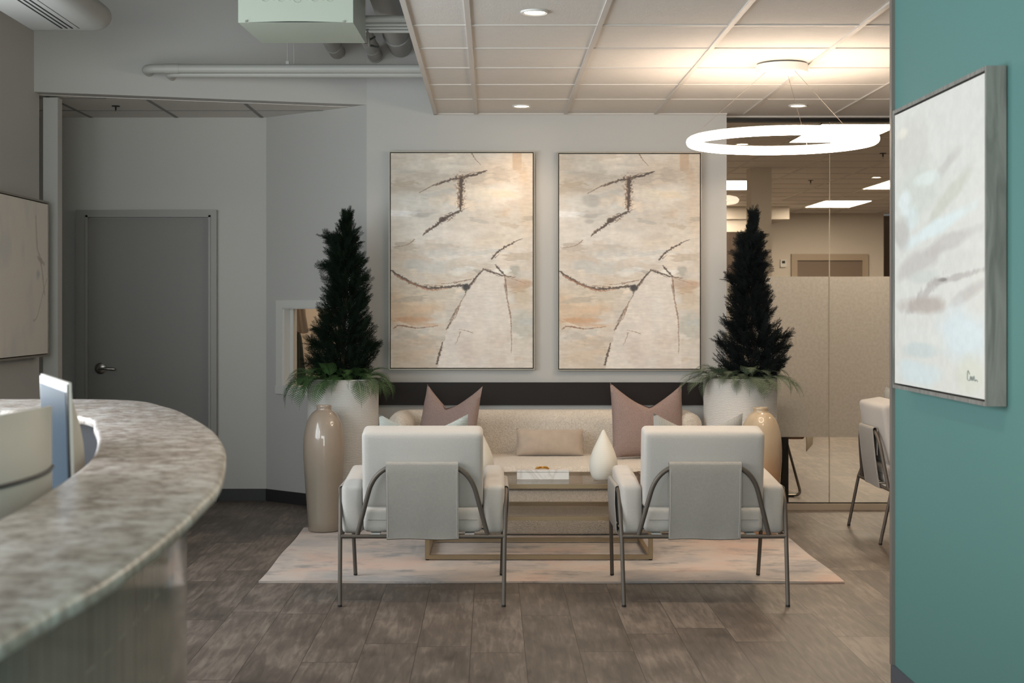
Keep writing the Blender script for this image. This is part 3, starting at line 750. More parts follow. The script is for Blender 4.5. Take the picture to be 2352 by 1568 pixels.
    img[:] = img*0.86+np.array((226,220,214))/255*0.14; img *= (1.06+(n3-0.5)*0.07)[..., None]; img *= (1+(n5-0.5)*0.07)[..., None]
    return img.clip(0, 1)
def paint_clouds(H=400, W=400, base=(226,224,218)):
    U, V = np.meshgrid(np.linspace(0,1,W), np.linspace(0,1,H))
    img = np.zeros((H, W, 3)); img[:] = np.array(base)/255
    n1 = fnoise(H, W, 6, 4, 101); n2 = fnoise(H, W, 12, 6, 120); n3 = fnoise(H, W, 40, 30, 140, 3)
    B = lambda *a, **k: blob(img, U, V, *a, **k)
    B(0.2,0.15,0.35,0.14,(214,210,204),0.7,nz=n1); B(0.1,0.08,0.10,0.03,(240,234,222),0.8,nz=n2); B(0.3,0.3,0.4,0.12,(212,216,206),0.7,nz=n1)
    B(0.62,0.245,0.16,0.03,(198,192,188),0.6,ang=-0.25,nz=n2); B(0.4,0.27,0.2,0.03,(232,238,234),0.8,nz=n2); B(0.12,0.33,0.10,0.06,(236,242,242),0.8,nz=n2)
    B(0.62,0.36,0.30,0.04,(206,206,192),0.7,ang=-0.3,nz=n2); B(0.55,0.44,0.5,0.035,(228,238,238),0.9,ang=-0.12,nz=n2); B(0.22,0.40,0.1,0.05,(226,236,236),0.7,nz=n2)
    B(0.08,0.45,0.12,0.07,(190,184,178),0.6,nz=n2); B(0.7,0.495,0.4,0.035,(200,193,189),0.7,ang=-0.1,nz=n2); B(0.3,0.56,0.32,0.05,(200,192,188),0.7,ang=-0.14,nz=n2)
    B(0.75,0.57,0.25,0.05,(220,218,212),0.7,nz=n1); B(0.35,0.61,0.2,0.03,(212,214,208),0.7,nz=n2); B(0.72,0.62,0.35,0.014,(186,178,174),0.7,ang=-0.07,nz=n3); B(0.58,0.625,0.07,0.008,(110,104,100),0.6,nz=n3)
    B(0.35,0.68,0.25,0.03,(188,180,176),0.7,ang=-0.3,nz=n3); B(0.4,0.71,0.35,0.04,(188,176,168),0.85,nz=n2); B(0.8,0.68,0.25,0.03,(196,188,184),0.6,ang=-0.2,nz=n2)
    B(0.75,0.80,0.35,0.12,(222,232,236),0.9,nz=n1); B(0.3,0.83,0.35,0.05,(228,228,222),0.8,nz=n2); B(0.3,0.87,0.25,0.03,(204,214,214),0.7,nz=n2); B(0.85,0.93,0.15,0.08,(220,222,206),0.7,nz=n1)
    B(0.3,0.95,0.3,0.05,(218,230,232),0.8,nz=n2)
    img *= (1+(n3-0.5)*0.05)[..., None]; return img.clip(0, 1)
def paint_soft(H=160, W=160):
    U, V = np.meshgrid(np.linspace(0,1,W), np.linspace(0,1,H)); img = np.zeros((H,W,3)); img[:] = np.array((232,226,218))/255
    n1 = fnoise(H, W, 3, 6, 201); n2 = fnoise(H, W, 10, 20, 220); n3 = fnoise(H, W, 30, 30, 240, 3)
    blend(img, (212,212,212), np.clip((n1-0.5)*4,0,1)*0.6); blend(img, (236,226,214), np.clip((n2-0.55)*4,0,1)*0.5)
    B = lambda *a, **k: blob(img, U, V, *a, **k)
    B(0.85,0.38,0.10,0.02,(158,156,154),0.6,ang=0.3,nz=n3); B(0.80,0.48,0.04,0.05,(178,182,186),0.6,nz=n3)
    stroke(img, U, V, curve_pts([(0.98,0.5),(0.88,0.62),(0.78,0.75),(0.7,0.78)]), [0.004]*31, (175,164,152), 0.7, 1, n3)
    stroke(img, U, V, curve_pts([(0.75,0.1),(0.78,0.3),(0.85,0.38),(0.93,0.6)]), [0.012]*31, (184,178,172), 0.6, 1, n3)
    return img
def canvas(name, img, w, h, d, parent):
    """front face in local XZ facing -Y, centred at origin"""
    H, W, _ = img.shape
    lin = np.where(img <= 0.04045, img/12.92, ((img+0.055)/1.055)**2.4)
    xs = np.linspace(-w/2, w/2, W); zs = np.linspace(h/2, -h/2, H)
    X, Z = np.meshgrid(xs, zs)
    v = np.stack([X.ravel(), np.zeros(X.size), Z.ravel()], 1)
    i = np.arange(H-1)[:, None]*W+np.arange(W-1)[None]
    q = np.stack([i, i+W, i+W+1, i+1], -1).reshape(-1, 4)
    back = np.array([(-w/2,0.0004,-h/2),(w/2,0.0004,-h/2),(w/2,d,-h/2),(-w/2,d,-h/2),(-w/2,0.0004,h/2),(w/2,0.0004,h/2),(w/2,d,h/2),(-w/2,d,h/2)])
    b = len(v); bf = np.array([(0,3,2,1),(4,5,6,7),(0,1,5,4),(1,2,6,5),(2,3,7,6),(3,0,4,7)])+b
    V = np.vstack([v, back]); F = np.vstack([q, bf])
    me = bpy.data.meshes.new(name); me.from_pydata(V.tolist(), [], F.tolist()); me.update()
    ca = me.color_attributes.new('paint', 'FLOAT_COLOR', 'POINT')
    c = np.ones((len(V), 4)); c[:b, :3] = lin.reshape(-1, 3); c[b:, :3] = lin.mean((0, 1)); ca.data.foreach_set('color', c.ravel())
    me.materials.append(M['canvas']); o = bpy.data.objects.new(name, me); COL.objects.link(o); o.parent = parent
    return o
def framed(name, label, w, h, img, fr, depth, fmat, loc, rz, gap=0.006, group=None, fw=0.012):
    """floater frame: outer size w x h, centred at loc on its back plane; faces local -Y"""
    t = thing(name, label, 'painting', loc, rz, group)
    cw, ch = w-2*fw-2*gap, h-2*fw-2*gap
    c = canvas('canvas', img, cw, ch, depth*0.5, t); c.location = (0, -depth+0.003, 0)
    m = MB()
    m.box(-w/2, -w/2+fw, -depth, 0, -h/2, h/2); m.box(w/2-fw, w/2, -depth, 0, -h/2, h/2)
    m.box(-w/2+fw, w/2-fw, -depth, 0, h/2-fw, h/2); m.box(-w/2+fw, w/2-fw, -depth, 0, -h/2, -h/2+fw)
    m.build('frame', fmat, t, smooth=False)
    m = MB(); m.box(-w/2+fw, w/2-fw, -0.008, -0.001, -h/2+fw, h/2-fw); m.build('backing', M['floatblack'], t, smooth=False)
    return t
crack = paint_crack()
Yp = YW-0.045
def rect(px0, px1, py0, py1, Y):
    a = P(px0, py0, Y); b = P(px1, py1, Y); return (a.x+b.x)/2, (a.z+b.z)/2, b.x-a.x, a.z-b.z
cx, cz, w, h = rect(893, 1228, 347, 849, Yp)
framed('painting', 'tall beige abstract crack-line painting hung nearer the grey recess, left of the pair', w, h, crack, 0, 0.045, M['champ'], (cx, YW, cz), 0, 0.006, 'matching abstract paintings over the sofa', 0.007)
cx, cz, w, h = rect(1280, 1612, 349, 851, Yp)
crack2 = crack.copy()
U_, V_ = np.meshgrid(np.linspace(0,1,crack.shape[1]), np.linspace(0,1,crack.shape[0])); nn = fnoise(crack.shape[0], crack.shape[1], 30, 8, 300)
blob(crack2, U_, V_, 0.23, 0.22, 0.08, 0.03, (160,158,156), 0.4, nz=nn); blob(crack2, U_, V_, 0.22, 0.315, 0.05, 0.015, (160,158,156), 0.45, nz=nn)
framed('painting', 'tall beige abstract crack-line painting hung nearest the glass wall, right of the pair', w, h, crack2, 0, 0.045, M['champ'], (cx, YW, cz), 0, 0.006, 'matching abstract paintings over the sofa', 0.007)
# on the teal wall (faces -X)
ya, yb = 4.133, 5.097
rp = framed('painting', 'pale cloudy white and mauve painting in thick grey wood frame on teal wall', yb-ya, 2.063-1.106, paint_clouds(), 0, 0.057, M['greywood'], (1.447, (ya+yb)/2, (2.063+1.106)/2), -PI/2, 0.006, None, 0.012)
# small pencil-like signature at the lower near corner
sg = MB(); W2 = (yb-ya)/2
sp_ = curve_pts([(0.335,-0.395),(0.318,-0.385),(0.315,-0.41),(0.335,-0.412),(0.342,-0.40),(0.35,-0.412),(0.356,-0.40),(0.364,-0.412),(0.372,-0.398),(0.38,-0.412),(0.392,-0.408),(0.405,-0.413)], 5)
sg.tube([(x, -0.0555, z) for x, z in sp_], 0.0009, 5); sg.build('signature', plain('grey ink', rgb(130,140,140), 0.8), rp)
# on the left wall (faces +X)
lp = framed('painting', 'soft cream abstract painting in thin grey frame on left wall', 1.02, 0.975, paint_soft(), 0, 0.088, M['champ'], (-2.886, 8.81, 1.563), PI/2, 0.006, None, 0.012)

# ------------------------------------------------------------------ rug
m = MB(); nx, ny = 60, 30; x0, x1, y0, y1 = -1.166, 1.772, 7.38, 9.19
def rz_(u, v):
    z = 0.010
    if v < 0.06: z += 0.004*max(0, math.sin(u*9+0.6))*(1-v/0.06)
    return z
rows = [[(x0+(x1-x0)*i/nx + 0.004*math.sin(j*0.35), y0+(y1-y0)*j/ny + 0.006*math.sin(i*0.31), rz_(i/nx, j/ny)) for i in range(nx+1)] for j in range(ny+1)]
V = [p for r in rows for p in r]; Bm = [(x, y, 0.001) for x, y, z in V]; n1 = nx+1; o_ = len(V)
F = []
for j in range(ny):
    for i in range(nx):
        a = j*n1+i; F.append((a, a+1, a+n1+1, a+n1)); F.append((o_+a, o_+a+n1, o_+a+n1+1, o_+a+1))
for i in range(nx):
    F.append((i, o_+i, o_+i+1, i+1)); a = ny*n1+i; F.append((a+1, o_+a+1, o_+a, a))
for j in range(ny):
    a = j*n1; F.append((a+n1, o_+a+n1, o_+a, a)); a = j*n1+nx; F.append((a, o_+a, o_+a+n1, a+n1))
m.add(V+Bm, F); o = m.build('area_rug', M['rug'], angle=60)
tag(o, 'large distressed beige and mauve area rug under the coffee table and sofa', 'rug')

# ------------------------------------------------------------------ sofa (shell curves round into the arms)
SX0, SX1, SYB, SYF = -0.66, 1.345, 9.74, 9.39
sofa = thing('sofa', 'cream boucle loveseat with curved wraparound arms against the wall', 'sofa', ((SX0+SX1)/2, 9.3, 0))
def sec(t=0.165, h=0.713):
    pts = [(0, 0.016), (0, h-t/2)]
    r_ = t/2
    for k in range(1, 10): a = PI-PI*k/10; pts.append((r_+r_*math.cos(a), h-r_+r_*math.sin(a)))
    pts += [(t, h-t/2), (t, 0.016)]
    return pts
hwid = (SX1-SX0)/2; yb = SYB-9.3; yf = SYF-9.3
path = fillet([(-hwid, yf, 0), (-hwid, yb, 0), (hwid, yb, 0), (hwid, yf, 0)], 0.30, 14)
path2 = []
for i in range(len(path)-1):
    a, b = path[i], path[i+1]; k = max(1, int((b-a).length/0.06))
    for j in range(k): path2.append(a+(b-a)*j/k)
path2.append(path[-1])
Vv = []; Ff = []; ps = sec(); np_ = len(ps)
# close the arm fronts with a rounded nose
def frame_at(i):
    t = (path2[min(i+1, len(path2)-1)]-path2[max(i-1, 0)]).normalized(); return t, Vector((t.y, -t.x, 0))
rings = []
nose = [(0.075*(1-math.cos(a)), math.sin(a)) for a in (0.25, 0.7, 1.1, 1.4)]
for i in range(len(path2)):
    t, nrm = frame_at(i); rings.append((path2[i], nrm, 1.0))
pre = []; t0_, n0_ = frame_at(0); tl, nl = frame_at(len(path2)-1)
for d, sc in nose: pre.append((path2[0]-t0_*(0.06*(1-sc)+0.0)+t0_*0.0 - t0_*0.0 + Vector((0,0,0)) - t0_*(0.07*(math.cos(math.asin(sc)))), n0_, sc))
post = [(path2[-1]+tl*(0.07*math.cos(math.asin(sc))), nl, sc) for d, sc in reversed(nose)]
allr = pre+rings+post
for p, nrm, sc in allr:
    for (u_, z_) in ps:
        uu = 0.0825+(u_-0.0825)*sc; zz = 0.36+(z_-0.36)*(1-(1-sc)*0.14)
        q = p+nrm*uu; Vv.append((q.x, q.y, zz))
for i in range(len(allr)-1):
    for k in range(np_-1):
        Ff.append((i*np_+k, i*np_+k+1, (i+1)*np_+k+1, (i+1)*np_+k))
    Ff.append((i*np_+np_-1, i*np_, (i+1)*np_, (i+1)*np_+np_-1))
Ff.append(tuple(range(np_))); Ff.append(tuple((len(allr)-1)*np_+k for k in range(np_-1, -1, -1)))
m = MB(); m.add(Vv, Ff); m.build('backrest', M['boucle'], sofa, weld=True, angle=70)
def bowed(z0, z1, yfr, r_, bulge, name, infl=0.0):
    """bowed front seat block"""
    mm = MB(); hx_ = hwid-0.167; n = 28; loops = []
    prof = [(-r_, z0), (0.0, z0+r_*0.8), (0.0+infl, (z0+z1)/2), (0.0, z1-r_), (-r_*0.35, z1-r_*0.3), (-r_, z1)]
    V = []; rowsn = len(prof)
    for off, z in prof:
        for i in range(n+1):
            u = -1+2*i/n; y = yfr - bulge*(1-abs(u)**2.5) - off
            V.append((u*hx_, y, z))
    for i in range(n+1): V.append(((-1+2*i/n)*hx_, yb-0.165, z1))
    for i in range(n+1): V.append(((-1+2*i/n)*hx_, yb-0.165, z0))
    F = []; m_ = rowsn+2
    for j in range(m_):
        j2 = (j+1) % m_
        for i in range(n): F.append((j*(n+1)+i, j*(n+1)+i+1, j2*(n+1)+i+1, j2*(n+1)+i))
    F.append(tuple(j*(n+1) for j in range(m_))); F.append(tuple(j*(n+1)+n for j in range(m_-1, -1, -1)))
    mm.add(V, F); return mm.build(name, M['boucle'], sofa, weld=True, angle=60)
bowed(0.016, 0.285, 8.90-9.3, 0.02, 0.05, 'base')
bowed(0.290, 0.432, 8.86-9.3, 0.05, 0.06, 'seat_cushion', 0.008)
for sx in (-1, 1):
    for y in (8.98-9.3, 9.6-9.3):
        m = MB(); m.tube([(sx*(hwid-0.12), y, 0.012), (sx*(hwid-0.12), y, 0.032)], 0.02, 12); m.build('foot', M['glide'], sofa)

# ------------------------------------------------------------------ throw pillows
def pillow(name, label, w, h, t, chop, mat, loc, rot, group=None, cat='pillow', lean=0, n=26):
    """local: width X, height Z (0 at bottom), thickness Y; chop = depth of the centre dent"""
    V = []; F = []
    for sgn in (-1, 1):
        for j in range(n+1):
            for i in range(n+1):
                u = -1+2*i/n; v = -1+2*j/n
                e = ((1-abs(u)**2.6)*(1-abs(v)**2.6))
                y = sgn*t/2*max(e, 0)**0.55
                pin = 1-0.025*(1-abs(v)**2)*abs(u) ; piz = 1-0.05*(1-abs(u)**2)*abs(v)
                x = u*w/2*pin; z = v*h/2*piz
                if v > -1:
                    k = ((v+1)/2)**2.2
                    z -= chop*(1-min(1, abs(u))**1.22)*k
                    y *= 1-0.35*k*(1-abs(u))*(1 if chop else 0)
                    y += (0.05 if chop else 0)*k*(math.exp(-(u/0.22)**2))*(1 if sgn > 0 else 0.4)*(-1)
                V.append((x, y, z+h/2))
    o_ = (n+1)**2
    for j in range(n):
        for i in range(n):
            a = j*(n+1)+i; F.append((a, a+1, a+n+2, a+n+1)); F.append((o_+a, o_+a+n+1, o_+a+n+2, o_+a+1))
    for i in range(n):
        F.append((i, o_+i, o_+i+1, i+1)); a = n*(n+1)+i; F.append((a+1, o_+a+1, o_+a, a))
        a = i*(n+1); F.append((a+n+1, o_+a+n+1, o_+a, a)); a = i*(n+1)+n; F.append((a, o_+a, o_+a+n+1, a+n+1))
    mb = MB(); mb.add(V, F); o = mb.build(name, mat, None, weld=True, angle=75)
    o.location = loc; o.rotation_euler = rot
    return tag(o, label, cat, group)
pillow('throw_pillow', 'mauve chopped throw pillow at the left end of the sofa', 0.44, 0.47, 0.15, 0.15, M['mauve'], ((1018-VX)*9.3/FPX, 9.28, 0.434), (-0.26, 0.0, -0.62), 'mauve throw pillows on the sofa')
pillow('throw_pillow', 'wider mauve chopped throw pillow at the right end of the sofa', 0.48, 0.48, 0.16, 0.15, M['mauve'], ((1492-VX)*9.25/FPX, 9.26, 0.434), (-0.26, 0.04, 0.22), 'mauve throw pillows on the sofa')
pillow('lumbar_pillow', 'small rectangular beige velvet lumbar pillow in the middle of the sofa', 0.43, 0.175, 0.11, 0, M['lumbar'], ((1264-VX)*9.35/FPX, 9.42, 0.434), (-0.25, 0, 0))

# ------------------------------------------------------------------ coffee table
ct = thing('coffee_table', 'low rectangular champagne metal coffee table with glass top on the rug', 'coffee table', (0.26, 8.30, 0.013))
TX, TY, TT, TH = 0.619, 0.31, 0.024, 0.4125
for sx in (-1, 1):
    for sy in (-1, 1):
        m = MB(); x = sx*(TX-TT/2); y = sy*(TY-TT/2)
        m.box(x-TT/2, x+TT/2, y-TT/2, y+TT/2, 0.004, TH); lg = m.build('leg', M['gold'], ct, smooth=False)
        m = MB(); m.tube([(x, y, -0.002), (x, y, 0.005)], 0.010, 10); m.build('glide', M['glide'], lg)
def ring_frame(z0, z1, name):
    m = MB()
    for sy in (-1, 1): y = sy*(TY-TT/2); m.box(-TX+TT, TX-TT, y-TT/2, y+TT/2, z0, z1)
    for sx in (-1, 1): x = sx*(TX-TT/2); m.box(x-TT/2, x+TT/2, -TY+TT, TY-TT, z0, z1)
    m.build(name, M['gold'], ct, smooth=False)
ring_frame(TH-0.024, TH-0.003, 'top_frame'); ring_frame(0.213, 0.235, 'shelf_frame'); ring_frame(0.004, 0.026, 'base_frame')
m = MB(); m.box(-TX+TT, TX-TT, -TY+TT, TY-TT, TH-0.010, TH-0.002); m.build('glass_top', M['tableglass'], ct, smooth=False)
m = MB(); m.box(-TX+TT, TX-TT, -TY+TT, TY-TT, 0.222, 0.234); m.build('shelf', M['tableglass'], ct, smooth=False)
TOPZ = 0.013+TH-0.002
# marble box
mbx = thing('marble_box', 'long white marble box with a gold twig handle on the coffee table', 'box', ((1247-VX)*8.21/FPX, 8.265, TOPZ))
w = 0.145
m = MB(); m.box(-w, w, -0.055, 0.055, 0.001, 0.040); m.build('body', M['marble'], mbx, smooth=False)
m = MB(); m.box(-w, w, -0.055, 0.055, 0.042, 0.052); m.build('lid', M['marble'], mbx, smooth=False)
m = MB(); m.tube([(-0.04,0,0.054),(-0.03,0.003,0.061),(-0.018,-0.003,0.064),(-0.004,0.004,0.062),(0.012,-0.002,0.065),(0.026,0.002,0.061),(0.038,0,0.054)], [0.003,0.005,0.004,0.005,0.004,0.005,0.003], 8)
m.tube([(-0.03,-0.006,0.056),(0.0,-0.008,0.060),(0.03,-0.004,0.056)], 0.003, 7)
m.build('twig_handle', M['goldleaf'], mbx)
# teardrop vases
def teardrop(label, px, Y):
    t = MB(); prof = []
    H_, R_ = 0.278, 0.079
    for k in range(0, 40):
        a = k/39
        r_ = R_*min(1.0, (math.sin(PI*min(1, (a*1.0+0.0))**0.72))**0.9) if a < 0.9999 else 0
        prof.append((r_, a*H_))
    prof = [(0.0, 0.0), (0.045, 0.0), (0.055, 0.003), (0.064, 0.015), (0.072, 0.035), (0.0775, 0.058), (0.079, 0.080), (0.0775, 0.100), (0.073, 0.124), (0.066, 0.148), (0.057, 0.172), (0.046, 0.196), (0.034, 0.220), (0.023, 0.242), (0.014, 0.260), (0.008, 0.272), (0.004, 0.277), (0.0, 0.278)]
    t.lathe(prof, n=56)
    o = t.build('teardrop_vase', M['teardrop'], weld=True, angle=60); o.location = ((px-VX)*Y/FPX, Y, TOPZ+0.001)
    return tag(o, label, 'vase', 'teardrop vases on the coffee table')
teardrop('ivory ribbed teardrop vase standing right of the marble box', 1386, 8.19)
teardrop('ivory ribbed teardrop vase half hidden behind the left armchair', 1102, 8.19)

# ------------------------------------------------------------------ armchairs
def mk_chair(pos, rz, label, group):
    c = thing('armchair', label, 'armchair', pos, rz, group)
    R_ = 0.0098; mt = M['chairmetal']
    for sx in (-1, 1):
        m = MB(); m.tube([(sx*0.379, -0.366, 0.008), (sx*0.384, -0.300, 0.325)], R_, 14); lg = m.build('leg', mt, c)
        m = MB(); m.tube([(sx*0.379, -0.3665, 0), (sx*0.379, -0.365, 0.010)], R_*1.02, 14); m.build('glide', M['glide'], lg)
        m = MB(); m.tube([(sx*0.374, 0.366, 0.018), (sx*0.384, 0.318, 0.325)], R_, 14); lg = m.build('leg', mt, c)
        m = MB(); m.tube([(sx*0.374, 0.3665, 0.0145), (sx*0.374, 0.3655, 0.022)], R_*1.02, 14); m.build('glide', M['glide'], lg)
        pts = fillet([(sx*0.384, -0.300, 0.32), (sx*0.391, -0.225, 0.522), (sx*0.391, 0.285, 0.522), (sx*0.384, 0.318, 0.32)], 0.09, 8)
        m = MB(); m.tube(pts, R_, 14); m.build('arm_frame', mt, c)
        # arm sling: over the top bar, hanging outside down to the side rail
        r2 = R_+0.003; prof = [(sx*(0.391-r2), 0.43)]
        for k in range(9):
            a = PI-PI*k/8; prof.append((sx*(0.391+r2*math.cos(a)), 0.522+r2*math.sin(a)))
        prof += [(sx*(0.391+r2+0.001), 0.45), (sx*(0.391+r2-0.004), 0.38), (sx*(0.384+r2), 0.315), (sx*0.384, 0.298)]
        ys = [-0.165+0.415*k/10 for k in range(11)]
        m = MB(); m.sheet([[(px_, y_, pz_) for y_ in ys] for px_, pz_ in prof], 0.003)
        m.build('arm_sling', M['sling'], c)
        tilt = Matrix.Translation((sx*0.334, 0, 0)) @ Matrix.Rotation(0, 4, 'X') @ Matrix.Translation((-sx*0.334, 0, 0))
        # arm cushion, top slopes down toward the back
        m = MB(); m.soft(-0.048, 0.048, -0.27, 0.27, 0.0, 0.268, 0.024, (0.010, 0.008, 0.004))
        V = []
        for (x_, y_, z_) in m.v:
            k = z_/0.265
            z_ -= 0.042*(0.27-y_)/0.54*k
            V.append((sx*(0.331+x_*1.0)+sx*0.004*k, y_+0.005+0.0*k, z_+0.322))
        m.v = V; m.build('arm_cushion', M['linen'], c, weld=True, angle=75)
    m = MB()
    for y_, hw in ((-0.302, 0.384), (0.318, 0.384)): m.tube([(-hw, y_, 0.315), (hw, y_, 0.315)], R_, 14)
    for sx in (-1, 1): m.tube([(sx*0.384, -0.302, 0.315), (sx*0.384, 0.318, 0.315)], R_, 14)
    m.build('seat_frame', mt, c)
    m = MB()
    for x_ in (-0.22, -0.11, 0.0, 0.11, 0.22): m.box(x_-0.022, x_+0.022, -0.302, 0.318, 0.322, 0.327)
    for y_ in (-0.15, 0.0, 0.15): m.box(-0.38, 0.38, y_-0.02, y_+0.02, 0.3245, 0.329)
    m.build('webbing', M['trimwhite'], c, smooth=False)
    yt = -0.345; zt = 0.655
    pts = fillet([(-0.305, -0.298, 0.318), (-0.215, yt+0.004, zt), (0.215, yt+0.004, zt), (0.305, -0.298, 0.318)], 0.14, 12)
    m = MB(); m.tube(pts, R_*1.12, 16); m.build('back_frame', mt, c)
    # back sling
    r2 = R_*1.12+0.003; prof = [(yt+r2+0.004, 0.50), (yt+r2+0.004, 0.63)]
    for k in range(9): a = PI*k/8; prof.append((yt+0.004+r2*math.cos(a), zt-0.002+r2*math.sin(a)))
    for k in range(1, 9):
        t = k/8; prof.append((yt+0.004-r2-0.004*math.sin(PI*t)+(0.040)*t, zt-(zt-0.315)*t))
    prof += [(-0.302-r2+0.001, 0.306), (-0.302, 0.315-r2), (-0.302+r2, 0.310)]
    xs = [-0.168+0.336*k/18 for k in range(19)]
    rows = []
    for j, (y_, z_) in enumerate(prof):
        t = j/len(prof)
        rows.append([(x_+(0.004*(t-0.5)), y_ + (0.0016*math.sin(x_*38+j*0.35)*max(0, t-0.35)), z_ - (0.002*math.sin(x_*22) if j >= len(prof)-4 else 0)) for x_ in xs])
    m = MB(); m.sheet(rows, 0.003); sl = m.build('back_sling', M['sling'], c)
    for s_ in (-1, 1):
        m = MB(); line = [((xs[0] if s_ < 0 else xs[-1])-s_*0.007, y_-0.0022 if 10 < j < len(prof)-3 else y_, z_) for j, (y_, z_) in enumerate(prof)][10:-3]
        m.tube(line, 0.0011, 5); m.build('hem', M['linen'], sl)
    # cushions
    m = MB(); m.soft(-0.279, 0.279, -0.285, 0.33, 0.330, 0.452, 0.026, (0, 0.004, 0.006)); sc_ = m.build('seat_cushion', M['linen'], c, weld=True, angle=75)
    m = MB(); m.tube([(-0.255, -0.286, 0.390), (-0.1, -0.2885, 0.389), (0.1, -0.2885, 0.390), (0.255, -0.286, 0.391)], 0.0022, 6); m.build('seam', M['sling'], sc_)
    tm = Matrix.Translation((0, -0.20, 0.452)) @ Matrix.Rotation(math.radians(9), 4, 'X')
    m = MB(); m.soft(-0.283, 0.283, -0.075, 0.075, 0.0, 0.368, 0.025, (0, 0.012, 0), mat=tm); m.build('back_cushion', M['linen'], c, weld=True, angle=75)
    return c
mk_chair((-0.3205, 7.1735, 0), 0.0, 'cream armchair with taupe sling back and bronze frame, left of the two at the rug', 'matching cream sling-back armchairs')
mk_chair((0.9935, 7.1735, 0), 0.0, 'cream armchair with taupe sling back and bronze frame, right of the two at the rug', 'matching cream sling-back armchairs')
mk_chair((2.635, 8.96, 0), -PI/2, 'cream sling armchair standing apart by the glass wall, partly behind the teal wall', 'matching cream sling-back armchairs')
# pillows on the armchairs
pillow('throw_pillow', 'pale blue striped chopped pillow leaning in the left armchair', 0.43, 0.405, 0.11, 0.085, M['striped_blue'], (-0.325, 7.125, 0.470), (0.12, 0, 0), 'striped pillows in the armchairs')
pillow('throw_pillow', 'grey and blue striped chopped pillow leaning in the right armchair', 0.43, 0.405, 0.11, 0.085, M['striped_grey'], (0.995, 7.125, 0.474), (0.12, 0, 0), 'striped pillows in the armchairs')
pillow('fringed_pillow', 'grey woven fringed pillow on the armchair by the glass wall', 0.36, 0.42, 0.10, 0.0, M['grey_fringe'], (2.55, 9.13, 0.470), (0.14, 0, -PI/2))

# ------------------------------------------------------------------ floor vases
def floor_vase(label, mat, px, Y, Hh, z0=0.013):
    pr = [(0.0,0.0),(0.090,0.0),(0.096,0.006),(0.099,0.06),(0.105,0.15),(0.113,0.26),(0.121,0.36),(0.1265,0.45),(0.1275,0.51),(0.125,0.57),(0.118,0.62),(0.106,0.665),(0.090,0.700),(0.072,0.725),(0.055,0.738),(0.047,0.742),(0.0455,0.747),(0.0455,0.756),(0.047,0.762),(0.0475,0.767),(0.0455,0.771),(0.041,0.771),(0.038,0.765),(0.037,0.74),(0.05,0.70),(0.0,0.66)]
    k = Hh/0.771
    m = MB(); m.lathe([(r, z*k) for r, z in pr], n=64); o = m.build('floor_vase', mat, weld=True, angle=50)
    o.location = ((px-VX)*Y/FPX, Y, z0); return tag(o, label, 'vase', 'tall glazed floor vases')
floor_vase('tall taupe crackle glazed floor vase in front of the left planter', M['vase_a'], 744, 9.05, EYE-225*9.05/FPX-0.013)
floor_vase('tall warm beige glazed floor vase behind the right armchair', M['vase_b'], 1747, 8.93, EYE-230*8.93/FPX-0.013)

# ------------------------------------------------------------------ planters with cypress and ferns
def spike_arrays(segs, r0=1.0):
    """segs: list of (a, b, r) -> 3 sided spikes"""
    V = []; F = []
    for a, b, r in segs:
        a = Vector(a); b = Vector(b); t = (b-a).normalized()
        u = t.cross(Vector((0.3,0.2,0.93))).normalized(); w = t.cross(u); i = len(V)
        for k in range(3): V.append(a+(u*math.cos(k*2.094)+w*math.sin(k*2.094))*r*r0)
        V.append(b); F += [(i,i+1,i+3),(i+1,i+2,i+3),(i+2,i,i+3)]
    return np.array([tuple(v) for v in V]), np.array(F)
def sprig_template(seed):
    r = random.Random(seed); segs = []; L = 1.0
    segs.append(((0,0,0), (L*0.92,0,0.03), 0.016))
    for k in range(11):
        s_ = 0.12+0.08*k
        for sd in (-1, 1):
            ln = (0.42*(1-s_*0.72))*r.uniform(0.75,1.15); an = math.radians(r.uniform(32,48))
            b0 = Vector((s_*0.92, 0, 0.03*s_)); dr_ = Vector((math.cos(an), sd*math.sin(an), r.uniform(-0.25,0.35))).normalized()
            b1 = b0+dr_*ln; segs.append((b0, b1, 0.013))
            for q in range(3):
                c0 = b0+dr_*ln*(0.25+0.24*q)
                for s2 in (-1, 1):
                    a2 = math.radians(r.uniform(26,42))*s2
                    d2 = Vector((dr_.x*math.cos(a2)-dr_.y*math.sin(a2), dr_.x*math.sin(a2)+dr_.y*math.cos(a2), dr_.z+r.uniform(-0.2,0.2))).normalized()
                    segs.append((c0, c0+d2*ln*0.36*r.uniform(0.7,1.1), 0.010))
    return spike_arrays(segs)
TEMPL = [sprig_template(k) for k in range(3)]
